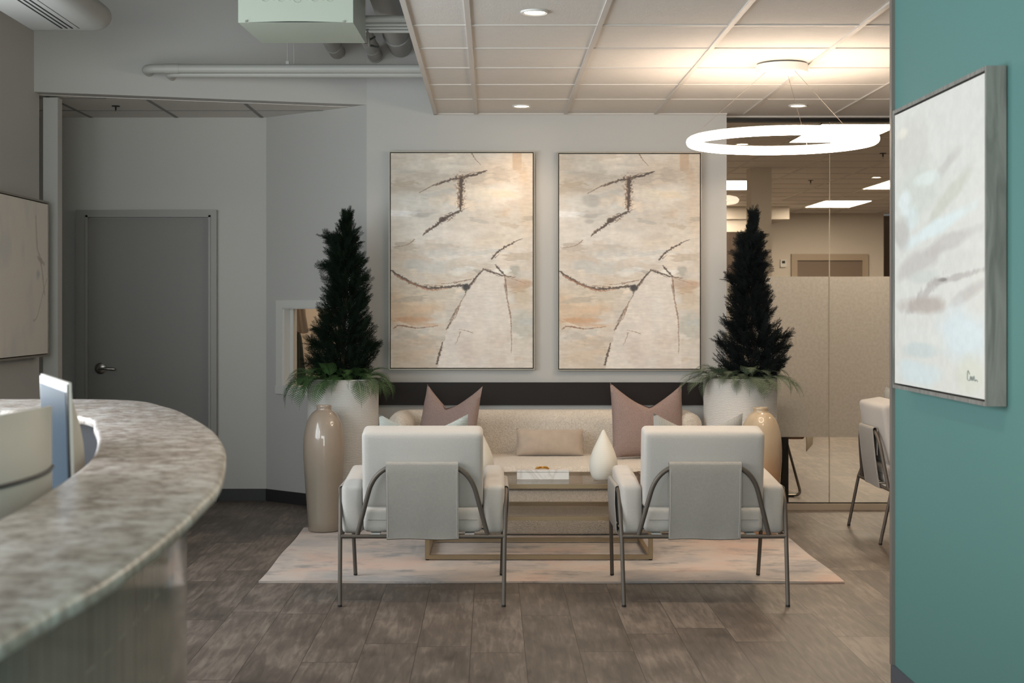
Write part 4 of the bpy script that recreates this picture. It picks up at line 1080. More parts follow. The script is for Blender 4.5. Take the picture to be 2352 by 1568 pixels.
def cypress(prof, branches, mat, parent, seed, z0, n=900):
    """prof: list of (z, xl, xr) local outline; sprigs point up and outward"""
    r = random.Random(seed); Vs = []; Fs = []; off = 0
    def put(p, d, L, roll):
        nonlocal off
        tv, tf = TEMPL[r.randrange(3)]
        d = d.normalized(); q = d.to_track_quat('X', 'Z').to_matrix() @ Matrix.Rotation(roll, 3, 'X')
        R3 = np.array(q)*L; Vs.append(tv @ R3.T + np.array(p)); Fs.append(tf+off); off += len(tv)
    zs = [p[0] for p in prof]
    zl, zh = zs[0], zs[-1]
    for i in range(n):
        t = (i+0.5)/n; z = zl+(zh-zl)*(1-(1-t)**0.5)*1.0 if False else zl+(zh-zl)*(t**1.12)
        xl = np.interp(z, zs, [p[1] for p in prof]); xr = np.interp(z, zs, [p[2] for p in prof])
        cx_ = (xl+xr)/2; hw = (xr-xl)/2
        a = i*2.39996+r.uniform(-0.3,0.3)
        rad = 0.62
        L = r.uniform(0.085,0.125)*(0.8 if z > zh-0.15 else 1)
        base = hw*max(0.05, r.uniform(0.35, 1.0)**0.7) - L*0.62
        base = max(0.0, base)
        p = (cx_+math.cos(a)*base, math.sin(a)*base, z-0.03)
        up = 0.75+0.5*r.random() + (0.9 if z > zh-0.12 else 0)
        put(p, Vector((math.cos(a)+r.uniform(-0.3,0.3), math.sin(a)+r.uniform(-0.3,0.3), up)), L, r.uniform(-1.5,1.5))
    for (x, z, dx, dz, ln, cnt) in branches:
        for k in range(cnt):
            t = k/cnt; p = (x+dx*ln*t, r.uniform(-0.05,0.05), z+dz*ln*t)
            put(p, Vector((dx+r.uniform(-0.45,0.45), r.uniform(-0.6,0.6), dz+r.uniform(-0.45,0.75))), r.uniform(0.07,0.10), r.uniform(-1.5,1.5))
    # inner leafy body: short dense sprays close to the stem
    for i in range(int(n*0.55)):
        z = zl-0.02+(zh-zl-0.1)*r.random()**1.3; xl = np.interp(z, zs, [p[1] for p in prof]); xr = np.interp(z, zs, [p[2] for p in prof])
        a = r.uniform(0, 2*PI); b_ = (xr-xl)/2*r.uniform(0, 0.5)
        put(((xl+xr)/2+math.cos(a)*b_, math.sin(a)*b_, z-0.03), Vector((math.cos(a), math.sin(a), r.uniform(-0.2,0.9))), r.uniform(0.08,0.12), r.uniform(-2,2))
    V = np.vstack(Vs); F = np.vstack(Fs); V[:, 2] += z0
    me = bpy.data.meshes.new('foliage'); me.from_pydata(V.tolist(), [], F.tolist()); me.update(); me.materials.append(mat)
    o = bpy.data.objects.new('foliage', me); COL.objects.link(o); o.parent = parent; return o
def fern_frond(parent, mat, base, az, el, L, droop, seed, width=0.33):
    r = random.Random(seed); V = []; F = []
    n = 15; pts = []; p = Vector(base); e = el
    for k in range(n+1):
        pts.append(p.copy()); d = Vector((math.cos(az)*math.cos(e), math.sin(az)*math.cos(e), math.sin(e))); p = p+d*(L/n); e -= droop/n
        e = max(e, -1.5)
    mb = MB(); mb.tube(pts, [0.0016*(1-0.6*k/n) for k in range(n+1)], 4)
    side = Vector((-math.sin(az), math.cos(az), 0))
    start = 3
    NL = 21
    for k in range(start, NL+1):
        t = k/NL; i = min(int(t*n), n-1); f = t*n-i; c = pts[i].lerp(pts[i+1], f); T = (pts[i+1]-pts[i]).normalized(); up = side.cross(T).normalized()
        ln = L*width*math.sin(PI*min(1, 0.12+t*0.92))**0.8*(1-t*0.35)
        if t > 0.97: ln *= 0.4
        for sd in (-1, 1):
            dr_ = (side*sd*0.85+T*0.55-up*0.12+Vector((0,0,-0.10))).normalized(); w_ = T
            q = c; m_ = 5; b0 = len(mb.v); vv = [c]; 
            # toothed leaflet
            L1 = []; L2 = []
            for j in range(m_):
                s_ = (j+0.5)/m_; wd = ln*0.125*(1-s_*0.75)
                pp = c+dr_*ln*s_-up*0.02*ln*s_*s_*4
                tip = wd*1.0
                L1.append(pp+T*tip+dr_*ln*0.10); L2.append(pp-T*tip+dr_*ln*0.10)
                nx_ = c+dr_*ln*(j+1)/m_-up*0.08*ln*((j+1)/m_)**2
                L1.append(nx_+T*tip*0.35); L2.append(nx_-T*tip*0.35)
            endp = c+dr_*ln*1.08-up*0.09*ln
            poly = [c]+L1+[endp]+L2[::-1]
            vv = [tuple(x_) for x_ in poly]; nn_ = len(poly)
            # spine fan: pair up L1/L2
            mb.v.extend(vv); a1 = [b0+1+j for j in range(len(L1))]; a2 = [b0+nn_-1-j for j in range(len(L2))]
            mb.f.append((b0, a1[0], a2[0])); mb.mi.append(0)
            for j in range(len(L1)-1): mb.f.append((a1[j], a1[j+1], a2[j+1], a2[j])); mb.mi.append(0)
            mb.f.append((a1[-1], b0+1+len(L1), a2[-1])); mb.mi.append(0)
    return mb.build('fern_frond', mat, parent, smooth=False)
def planter(label, x, Y, R_, topz, cyp_prof, branches, cmat, fmat, fronds, seed, n=950):
    t = thing('potted_cypress', label, 'potted plant', (x, Y, 0), 0, 'potted cypress trees flanking the sofa')
    m = MB(); m.lathe([(0,0.0),(R_*0.93,0.0),(R_*0.95,0.01),(R_*0.985,0.45),(R_,topz-0.01),(R_-0.004,topz),(R_-0.018,topz),(R_-0.022,topz-0.01),(R_-0.025,topz-0.06),(0,topz-0.06)], n=72)
    m.build('planter', M['pot'], t, weld=True, angle=50)
    m = MB(); m.lathe([(0, topz-0.062), (R_-0.027, topz-0.062), (R_-0.03, topz-0.040), (R_*0.4, topz-0.02), (0, topz-0.012)], n=40); m.build('moss', M['soil'], t, weld=True)
    zs = cyp_prof[0][0]; ze = cyp_prof[-1][0]
    tp = [(np.mean(p[1:]), 0, p[0]) for p in cyp_prof]
    m = MB(); m.tube([(0, 0, topz-0.05)]+[(float(a), 0, b) for a, _, b in tp[:-1]], [0.016]+[0.014*(1-0.8*i/len(tp)) for i in range(len(tp)-1)], 8); m.build('trunk', M['trunk'], t)
    cypress(cyp_prof, branches, cmat, t, seed, 0, n)
    rf = random.Random(seed); fronds = list(fronds)+[(170+200*q/30+rf.uniform(-6, 6), rf.uniform(5, 85), rf.uniform(0.14, 0.22), rf.uniform(1.5, 2.9), rf.uniform(0.55, 0.92)) for q in range(30)]
    for i, (az, el, L, dr, rr) in enumerate(fronds):
        a = math.radians(az); b = (math.cos(a)*R_*rr, math.sin(a)*R_*rr, topz+0.004)
        fern_frond(t, fmat, b, a+random.uniform(-0.3,0.3), math.radians(el), L, dr, seed*50+i)
    return t
PY = 9.45; k_ = PY/FPX
def prof_px(rows, cxp): return [(EYE-(y-VY)*k_, (l-cxp)*k_, (r-cxp)*k_) for y, l, r in rows]
LP = prof_px([(872,735,842),(850,702,870),(800,700,878),(770,712,868),(740,712,866),(700,728,862),(670,734,860),(640,736,855),(610,742,845),(580,738,832),(550,752,828),(520,764,824),(495,786,814)], 788)
RP = prof_px([(872,1655,1785),(850,1636,1812),(810,1640,1822),(770,1648,1812),(735,1653,1784),(700,1664,1790),(660,1668,1772),(620,1676,1768),(580,1684,1764),(550,1690,1760),(530,1706,1750),(505,1720,1742),(492,1724,1732)], 1700)
# fern sprays: azimuth (deg, -90 = toward camera), elevation, length, droop, base radius ratio
LF = [(185,15,0.30,1.9,0.75),(200,10,0.32,2.1,0.8),(215,20,0.30,2.2,0.8),(170,30,0.28,1.8,0.7),(228,5,0.30,2.0,0.85),(240,30,0.22,1.6,0.8),(205,35,0.26,1.5,0.6),
      (262,35,0.16,1.8,0.7),(275,30,0.15,1.6,0.75),(250,-5,0.28,1.5,0.9),(300,-8,0.26,1.4,0.92),(290,40,0.16,2.0,0.6),(312,10,0.24,1.8,0.85),(325,45,0.24,1.2,0.7),(340,10,0.24,2.2,0.8),(355,5,0.22,1.9,0.85),(15,25,0.20,1.8,0.7),(60,40,0.2,1.5,0.6),(120,40,0.2,1.5,0.6),(155,25,0.24,1.8,0.7),(268,55,0.16,1.3,0.5),(235,50,0.18,1.4,0.5),(310,50,0.18,1.4,0.5)]
RF = [(180,30,0.26,1.4,0.7),(195,15,0.28,1.5,0.8),(208,10,0.26,1.3,0.8),(222,35,0.22,1.6,0.7),(235,30,0.20,1.9,0.75),(250,30,0.20,1.8,0.75),(262,40,0.18,1.6,0.6),(275,20,0.22,1.9,0.8),(288,5,0.24,1.8,0.85),(300,15,0.22,1.9,0.8),
      (315,20,0.24,1.7,0.8),(330,10,0.26,1.6,0.85),(342,10,0.26,1.5,0.85),(355,15,0.24,1.7,0.8),(20,30,0.2,1.6,0.7),(60,40,0.2,1.5,0.6),(120,40,0.2,1.5,0.6),(150,30,0.22,1.6,0.7),(245,50,0.16,1.4,0.5),(290,50,0.16,1.4,0.5),(200,50,0.18,1.3,0.5)]
planter('white ribbed planter with dark cypress and green ferns in the left corner', (788-VX)*k_, PY, 0.2285, EYE-165*PY/FPX+0.004, LP,
        [(-0.10, EYE-(800-VY)*k_, -0.9, 0.25, 0.11, 26), (-0.08, EYE-(770-VY)*k_, -0.9, 0.35, 0.09, 16), (-0.09, EYE-(832-VY)*k_, -1, 0.05, 0.11, 18), (0.12, EYE-(812-VY)*k_, 0.8, 0.4, 0.09, 26), (-0.07, EYE-(620-VY)*k_, -0.8, 0.4, 0.05, 9), (0.07, EYE-(612-VY)*k_, 0.8, 0.5, 0.06, 9), (0.04, EYE-(545-VY)*k_, 0.6, 0.7, 0.04, 7), (0.03, EYE-(506-VY)*k_, 0.15, 1, 0.03, 4), (-0.06, EYE-(560-VY)*k_, -0.7, 0.7, 0.04, 8)], M['cypress'], M['fern'], LF, 3)
planter('white ribbed planter with blue-black cypress and grey ferns by the glass wall', (1700-VX)*k_, PY, 0.2345, EYE-163*PY/FPX+0.004, RP,
        [(0.10, EYE-(800-VY)*k_, 0.95, 0.42, 0.20, 40), (0.12, EYE-(815-VY)*k_, 1.0, 0.35, 0.15, 30), (0.12, EYE-(840-VY)*k_, 1.0, 0.1, 0.12, 22), (0.08, EYE-(700-VY)*k_, 0.9, 0.4, 0.10, 16), (-0.07, EYE-(800-VY)*k_, -0.8, 0.5, 0.06, 14), (-0.02, EYE-(650-VY)*k_, -0.8, 0.5, 0.05, 10), (0.03, EYE-(540-VY)*k_, 0.6, 0.7, 0.04, 7), (0.075, EYE-(504-VY)*k_, 0.0, 1, 0.03, 4)], M['cypress_b'], M['fern_b'], RF, 4)

# ------------------------------------------------------------------ ring pendant
RX, RY = (1796-VX)*7.87/FPX, 7.87
rl = thing('ring_pendant_light', 'large glowing ring pendant light hanging from the tiled ceiling', 'pendant light', (RX, RY, CZ-0.005))
zr = EYE+381*7.87/FPX-(CZ-0.005)
m = MB(); m.lathe([(0,0),(0.137,0),(0.137,-0.040),(0.133,-0.044),(0,-0.044)], n=56); m.build('canopy', M['trimwhite'], rl, weld=True)
m = MB(); m.tube([(0.483*math.cos(2*PI*k/96), 0.483*math.sin(2*PI*k/96), zr) for k in range(96)], 0.0245, 16, closed=True); m.build('ring', M['ring'], rl)
m = MB(); m.tube([(0.483*math.cos(2*PI*k/96), 0.483*math.sin(2*PI*k/96), zr+0.0235) for k in range(96)], 0.004, 6, closed=True); m.build('ring_cap', M['trimwhite'], rl)
for a, ca in ((188, 200), (62, 60), (300, 300)):
    a, ca = math.radians(a), math.radians(ca)
    m = MB(); m.tube([(0.10*math.cos(ca), 0.10*math.sin(ca), -0.042), (0.483*math.cos(a), 0.483*math.sin(a), zr+0.024)], 0.0011, 6); m.build('suspension_wire', M['alu'], rl)
# ------------------------------------------------------------------ recessed downlights
def downlight(x, y, label, group, z=CZ, r=0.046, pw=40, lamp=True):
    t = thing('downlight', label, 'ceiling light', (x, y, z), 0, group)
    m = MB(); m.lathe([(r, -0.001), (r+0.010, -0.005), (r+0.016, -0.003), (r+0.016, 0.004), (r, 0.004)], n=36, closed=True); m.build('trim_ring', M['trimwhite'], t, weld=True)
    m = MB(); m.lathe([(0, 0.001), (r, 0.001), (r, 0.003), (0, 0.003)], n=36); m.build('lens', M['down'], t, weld=True)
    if lamp:
        l = bpy.data.lights.new('downlight_or_fill_lamp', 'SPOT'); l.energy = pw; l.color = (1.0, 0.78, 0.58); l.spot_size = math.radians(125); l.spot_blend = 1.0; l.shadow_soft_size = 0.04
        o = bpy.data.objects.new('downlight_or_fill_lamp', l); COL.objects.link(o); o.location = (x, y, z-0.012)
GD = 'recessed round downlights over the lounge'
downlight((1228-VX)*6.485/FPX, 6.485, 'recessed downlight nearest the camera, at the top of the photo', GD)
downlight((1198-VX)*9.51/FPX, 9.51, 'recessed downlight above the gap between the two paintings', GD, pw=14)
downlight((1833-VX)*9.49/FPX, 9.49, 'recessed downlight above the glass wall, behind the ring pendant', GD, pw=24)
GO = 'small round downlights in the office ceiling'
downlight(2.0, 11.72, 'office downlight seen through the ring pendant', GO, pw=10)
downlight((2013-VX)*14.72/FPX, 14.72, 'small office downlight beside the far right ceiling panels', GO, pw=10)
def panel(x0, y0, label, w=0.59, d=1.17):
    t = thing('ceiling_panel_light', label, 'ceiling light', (x0+w/2, y0+d/2, CZ), 0, 'flat panel lights in the office ceiling')
    m = MB(); m.box(-w/2, w/2, -d/2, -d/2+0.012, -0.006, 0.004); m.box(-w/2, w/2, d/2-0.012, d/2, -0.006, 0.004); m.box(-w/2, -w/2+0.012, -d/2, d/2, -0.006, 0.004); m.box(w/2-0.012, w/2, -d/2, d/2, -0.006, 0.004)
    m.build('frame', M['trimwhite'], t, smooth=False)
    m = MB(); m.box(-w/2+0.012, w/2-0.012, -d/2+0.012, d/2-0.012, -0.004, 0.003); m.build('diffuser', M['panel'], t, smooth=False)
panel(2.33, 10.40, 'glowing office panel light just beyond the glass, overlapping the ring pendant')
panel(2.27, 15.05, 'glowing office panel light left of the square column')
panel(2.27, 18.0-0.25, 'sliver of office panel light at the far left, deepest in')
panel(4.06, 14.97, 'glowing office panel light cut off by the teal wall painting', 0.61)
panel(4.06, 17.92, 'glowing office panel light above the far office door')
def sprinkler(x, y, z, label, group=None):
    t = thing('sprinkler_head', label, 'sprinkler', (x, y, z), 0, group)
    m = MB(); m.tube([(0,0,0),(0,0,-0.004)], 0.028, 20); m.tube([(0,0,-0.003),(0,0,-0.030)], 0.006, 10); m.build('body', M['seam'], t)
    m = MB(); m.tube([(0,0,-0.046),(0,0,-0.048)], 0.011, 16); m.tube([(-0.006,0,-0.028),(0,0,-0.047)], 0.0018, 6); m.tube([(0.006,0,-0.028),(0,0,-0.047)], 0.0018, 6); m.build('deflector', M['nickel'], t)
sprinkler((266-VX)*9.93/FPX, 9.93, 2.742, 'dark sprinkler head under the recess ceiling above the grey door')
sprinkler((2028-VX)*12.45/FPX, 12.45, CZ+0.004, 'office sprinkler head right of the glass joint, nearest', 'office sprinkler heads')
sprinkler((1862-VX)*15.1/FPX, 15.1, CZ+0.004, 'office sprinkler head farther in, left of the glass joint', 'office sprinkler heads')

# ------------------------------------------------------------------ overhead services on the left
Y1, Y2 = 7.5, 8.08
t = thing('unit_heater', 'pale green-lit boxy metal unit heater hanging under the open ceiling', 'heater', (-1.0, Y1, 2.8))
def corner(px, py, Y): p = P(px, py, Y); return p
zb = EYE+653*Y1/FPX; ZT = zb+0.52
xl1, xr1 = -581*Y1/FPX, -317*Y1/FPX; xl2, xr2 = -567*Y1/FPX, -311*Y1/FPX
o0_ = Vector((-1.0, Y1, 2.8))
vv = [(xl1,Y1,zb),(xr1,Y1,zb),(xr2,Y2,zb),(xl2,Y2,zb),(xl1,Y1,ZT),(xr1,Y1,ZT),(xr2,Y2,ZT),(xl2,Y2,ZT)]
m = MB(); m.hexa([tuple(Vector(v)-o0_) for v in vv]); m.build('cabinet', M['unit'], t, smooth=False)
m = MB(); x_a, x_b = xl1+0.05+1.0, xr1-0.05+1.0
arcp = [(x_a+(x_b-x_a)*k/12, -0.0015, zb-2.8+0.002+0.0*k) for k in range(13)]
m.hexa([(x_a,-0.002,zb-2.8+0.001),(x_b,-0.002,zb-2.8+0.001),(x_b,0.001,zb-2.8+0.001),(x_a,0.001,zb-2.8+0.001),(x_a+0.2,-0.002,zb-2.8+0.006),(x_b-0.2,-0.002,zb-2.8+0.006),(x_b-0.2,0.001,zb-2.8+0.006),(x_a+0.2,0.001,zb-2.8+0.006)])
m.build('seam', M['seam'], t, smooth=False)
for k in range(9):   # pressed oval louvres on the front
    big = k % 2 == 0; px = (608, 628, 645, 665, 682, 704, 722, 741, 757)[k]; rr = 0.020 if big else 0.012
    c0 = P(px, 0, Y1)-o0_; ht = 0.022 if k != 4 else 0.035
    lo = c0.z+0.02-ht*0.4 if big else c0.z+0.01
    pts = [(c0.x+rr*math.cos(a), -0.001, lo+ (0 if math.sin(a) < 0 else 0.05)+rr*math.sin(a)) for a in [2*PI*q/20 for q in range(20)]]
    m = MB(); m.tube(pts, 0.002, 5, closed=True); m.build('pressed_louvre', M['unit'], t)
for (px, py) in ((566, 53), (790, 54)):
    c0 = P(px, py-4, Y1)-o0_; m = MB(); m.tube([(c0.x, 0, c0.z), (c0.x, -0.006, c0.z)], 0.006, 10); m.build('screw', M['nickel'], t)
for sx in (0.15, 0.85):
    m = MB(); xx = xl1+(xr1-xl1)*sx+1.0
    m.tube([(xx, 0.3, ZT-2.8), (xx, 0.3, HZ-2.8)], 0.006, 8); m.build('hanger_rod', M['pipe'], t)
def pipe(name, label, pts, r, mat, group=None, bands=()):
    m = MB(); m.tube(pts, r, 22)
    for (p, d, rr, w_) in bands:
        p = Vector(p); d = Vector(d).normalized(); m.tube([p-d*w_/2, p+d*w_/2], rr, 22)
    o = m.build(name, mat); tag(o, label, 'pipe', group); return o
GP = 'painted pipes under the open ceiling'
xe = -0.405
Yq = 9.36; zq = EYE+(VY-158)*Yq/FPX
pipe('wall_pipe', 'thick white horizontal pipe across the upper wall with a rounded elbow', fillet([((330-VX)*Yq/FPX, 9.58, zq), ((332-VX)*Yq/FPX, Yq, zq), (0.1, Yq, zq)], 0.07, 8), 0.029, M['pipe'], GP, [(((395-VX)*Yq/FPX, Yq, zq), (1,0,0), 0.032, 0.09)])
Yq2 = 9.40; zq2 = EYE+(VY-171)*Yq2/FPX
pipe('wall_pipe', 'thinner white pipe running just below the thick upper wall pipe', fillet([((385-VX)*Yq2/FPX, 9.62, zq2), ((385-VX)*Yq2/FPX, Yq2, zq2), (0.1, Yq2, zq2)], 0.05, 8), 0.020, M['pipe'], GP)
Yr = 8.3
for k, (py, rr, lb) in enumerate(((44, 0.021, 'uppermost pale pipe leaving the side of the unit heater'), (57, 0.009, 'thin pale pipe second below the top pipe beside the unit heater'), (64.5, 0.008, 'thin pale pipe third below the top pipe beside the unit heater'), (72, 0.009, 'lowest thin pale pipe beside the unit heater'))):
    z = EYE+(VY-py)*Yr/FPX; pipe('branch_pipe', lb, [((822-VX)*Yr/FPX, Yr, z), (0.0, Yr, z)], rr, M['pipe'], GP)
def ypipe(px, py, r, label, mat, Ye=YW-0.004, ys=3.0, bands=((0.35,),)):
    e = P(px, py, Ye); pts = [(e.x, ys, e.z), (e.x, Ye, e.z)]
    return pipe('duct_pipe', label, pts, r, mat, GP, [((e.x, Ye-b[0], e.z), (0,1,0), r*1.12, 0.02) for b in bands])
ypipe(920, 105, 0.080, 'fat grey pipe running into the wall beside the tiled ceiling edge', M['pipe_dark'], bands=((0.45,),))
ypipe(862, 128, 0.046, 'grey pipe with a band running into the wall right of the heater', M['pipe_dark'], ys=8.95, bands=((0.3,),(0.02,)))
ypipe(776, 122, 0.050, 'short labelled grey pipe entering the wall below the heater', M['pipe_dark'], ys=8.95, bands=((0.3,),(0.03,)))
for px, lb in ((660, 'thin hanger rod with a clamp dropping to the thick wall pipe, the left one'), (675, 'thin hanger rod dropping to the wall pipes, the right one')):
    m = MB(); e = P(px, 0, Yq); m.tube([(e.x, Yq+0.01, zq+0.02), (e.x, Yq+0.01, HZ)], 0.0035, 8)
    if px == 660: m.box(e.x-0.010, e.x+0.010, Yq, Yq+0.02, zq+0.02, zq+0.05)
    tag(m.build('hanger_rod', M['pipe']), lb, 'rod', 'hanger rods on the wall pipes')
# valve assembly at the heater corner
t = thing('pipe_valve', 'small brass and black pipe valve hanging at the corner of the unit heater', 'valve', tuple(P(848, 92, 8.3)))
m = MB(); m.tube([(-0.01,0,0.06),(0.0,0,-0.035)], 0.010, 12); m.tube([(-0.03,0.01,-0.02),(0.025,0.01,-0.03)], 0.005, 8); m.build('body', M['nickel'], t)
m = MB(); m.tube([(0.0,0,0.0),(0.035,0,0.02)], 0.006, 8); m.tube([(0.0,0,-0.03),(0.05,0,-0.04)], 0.005, 8); m.build('lever', M['seam'], t)

# slot diffuser near the upper left
Yd = 7.9; zd = EYE+(VY-73)*Yd/FPX; xa, xb = (72-VX)*Yd/FPX, (262-VX)*Yd/FPX
t = thing('slot_diffuser', 'long white rounded ceiling air diffuser with three black slots, upper left', 'air diffuser', ((xa+xb)/2, Yd, zd))
hw = (xb-xa)/2; sec_ = [(-hw+0.02, 0.0), (hw-0.10, 0.0)]
for k in range(1, 9): a = -PI/2+PI*k/9; sec_.append((hw-0.10+0.10*math.cos(a), 0.075+0.075*math.sin(a)))
sec_ += [(hw-0.10, 0.15), (-hw+0.02, 0.15), (-hw, 0.11), (-hw, 0.015)]
m = MB(); n_ = len(sec_); nose = [(0.0, 0.80, 1.0), (-0.02, 0.94, 1.0), (-0.06, 1.0, 1.0)]
V = []
cxs = sum(p[0] for p in sec_)/n_
for (dy, s_, _) in ((0.0, 0.86, 0), (-0.015, 0.95, 0), (-0.045, 0.99, 0), (-0.10, 1.0, 0), (-5.5, 1.0, 0)):
    for x_, z_ in sec_: V.append((cxs+(x_-cxs)*s_, dy, 0.075+(z_-0.075)*min(1, s_+0.02) if s_ < 1 else z_))
F = [tuple(range(n_-1, -1, -1)), tuple(4*n_+k for k in range(n_))]
for j in range(4):
    for k in range(n_): F.append((j*n_+k, j*n_+(k+1) % n_, (j+1)*n_+(k+1) % n_, (j+1)*n_+k))
m.add(V, F); m.build('housing', M['diffuser'], t, weld=True, angle=50)
for (px, w_) in ((142, 0.0045), (154, 0.0045), (166, 0.0045), (182, 0.001)):
    Yc = (zd-EYE)*FPX/(VY-65); x_ = (px-VX)*Yc/FPX-(xa+xb)/2
    m = MB(); m.box(x_-w_, x_+w_, -5.5, Yc-Yd, -0.0015, 0.002); m.build('slot', M['seam'], t, smooth=False)
m = MB(); e = P(231, 14, 7.6); m.tube([(e.x-(xa+xb)/2, 7.6-Yd, 0.14), (e.x-(xa+xb)/2, 7.6-Yd, HZ-zd)], 0.004, 8); m.build('hanger', M['alu'], t)

# ------------------------------------------------------------------ reception counter
CT = 1.067
def onplane(px, py, z=CT):
    Y = (EYE-z)*FPX/(py-VY); return ((px-VX)*Y/FPX, Y)
outer_px = [(0,1466),(100,1408),(266,1314),(398,1215),(470,1148),(506,1107),(519,1056),(515,1021),(492,988),(443,957),(387,934)]
outer = [(-0.53,0.30),(-0.50,0.9)]+[onplane(*p) for p in outer_px]+[(-1.28,5.06),(-1.9,5.10),(-2.86,5.12)]
inner = [(-0.80,0.30),(-0.76,1.2),(-0.745,1.8)]+[onplane(*p) for p in ((0,1187),(133,1109),(205,1054),(224,1010),(216,980),(196,958))]+[(-1.45,4.52),(-2.0,4.60),(-2.86,4.62)]
def resample(pts, n, k=12):
    c = [Vector((x, y)) for x, y in curve_pts(pts, k)]; L = [0]
    for i in range(1, len(c)): L.append(L[-1]+(c[i]-c[i-1]).length)
    out = []
    for i in range(n):
        s_ = L[-1]*i/(n-1); j = max(1, next((q for q in range(1, len(L)) if L[q] >= s_-1e-9), len(L)-1))
        f = (s_-L[j-1])/max(1e-9, L[j]-L[j-1]); out.append(c[j-1].lerp(c[j], f))
    return out, L[-1]
NO = 150
oc, LO = resample(outer, NO); ic, LI = resample(inner, NO)
def normals(c, sgn):
    out = []
    for i in range(len(c)):
        t_ = (c[min(i+2, len(c)-1)]-c[max(i-2, 0)]).normalized(); out.append(Vector((t_.y, -t_.x))*sgn)
    return out
on = normals(oc, 1); in_ = normals(ic, -1)
cnt = thing('reception_counter', 'curved reception counter with speckled granite top and glazed tile front', 'counter')
th = 0.026
sec_o = [(-0.012, CT), (-0.004, CT-0.003), (0, CT-0.009), (0, CT-th+0.007), (-0.004, CT-th+0.002), (-0.012, CT-th)]
V = []; ns = len(sec_o)+len(sec_o)
for i in range(NO):
    for d, z in sec_o: p = oc[i]+on[i]*d; V.append((p.x, p.y, z))
    for d, z in reversed(sec_o): p = ic[i]+in_[i]*d; V.append((p.x, p.y, z))
F = []
for i in range(NO-1):
    for k in range(ns): F.append((i*ns+k, i*ns+(k+1) % ns, (i+1)*ns+(k+1) % ns, (i+1)*ns+k))
F.append(tuple(range(ns-1, -1, -1))); F.append(tuple((NO-1)*ns+k for k in range(ns)))
m = MB(); m.add(V, F); m.build('granite_top', M['granite'], cnt, weld=True, angle=50)
def skirt(name, c, nn, d0, d1, z0, z1, mat, uv=False):
    V = []; 
    for i in range(len(c)):
        a = c[i]+nn[i]*d0; b = c[i]+nn[i]*d1; V += [(a.x,a.y,z0),(a.x,a.y,z1),(b.x,b.y,z1),(b.x,b.y,z0)]
    F = []
    for i in range(len(c)-1):
        for k in range(4): F.append((i*4+k, i*4+(k+1) % 4, (i+1)*4+(k+1) % 4, (i+1)*4+k))
    F.append((3,2,1,0)); e = (len(c)-1)*4; F.append((e,e+1,e+2,e+3))
    m = MB(); m.add(V, F); o = m.build(name, mat, cnt)
    if uv:
        L = [0]
        for i in range(1, len(c)): L.append(L[-1]+(c[i]-c[i-1]).length)
        ul = o.data.uv_layers.new(name='UVMap')
        for p in o.data.polygons:
            for li in p.loop_indices:
                vi = o.data.loops[li].vertex_index; ul.data[li].uv = (o.data.vertices[vi].co.z, L[vi//4])
    return o
skirt('tiled_front', oc, on, -0.085, -0.115, 0.0, CT-th, M['fronttile'], True)
skirt('inner_panel', ic, in_, -0.06, -0.08, 0.0, CT-th, M['lamina'])
# staff desk surface behind the counter
dk_pts = [(p+n*(-0.055)) for p, n in zip(ic, in_)]
poly = [(-2.86, 0.32)]+[(p.x+n.x*0.078-0.0, p.y+n.y*0.078) for p, n in list(zip(dk_pts, in_))[2:-4:4]]+[(-2.86, 4.50)]
poly = [(-2.86, 0.32)]+[((p+n*0.02).x-0.0, (p+n*0.02).y) for p, n in list(zip(ic, in_))[2:-4:4]]
poly.append((-2.86, 4.45))
m = MB(); m.prism(poly, 0.70, 0.735); o = m.build('desk_surface', M['desktop'], cnt, smooth=False)

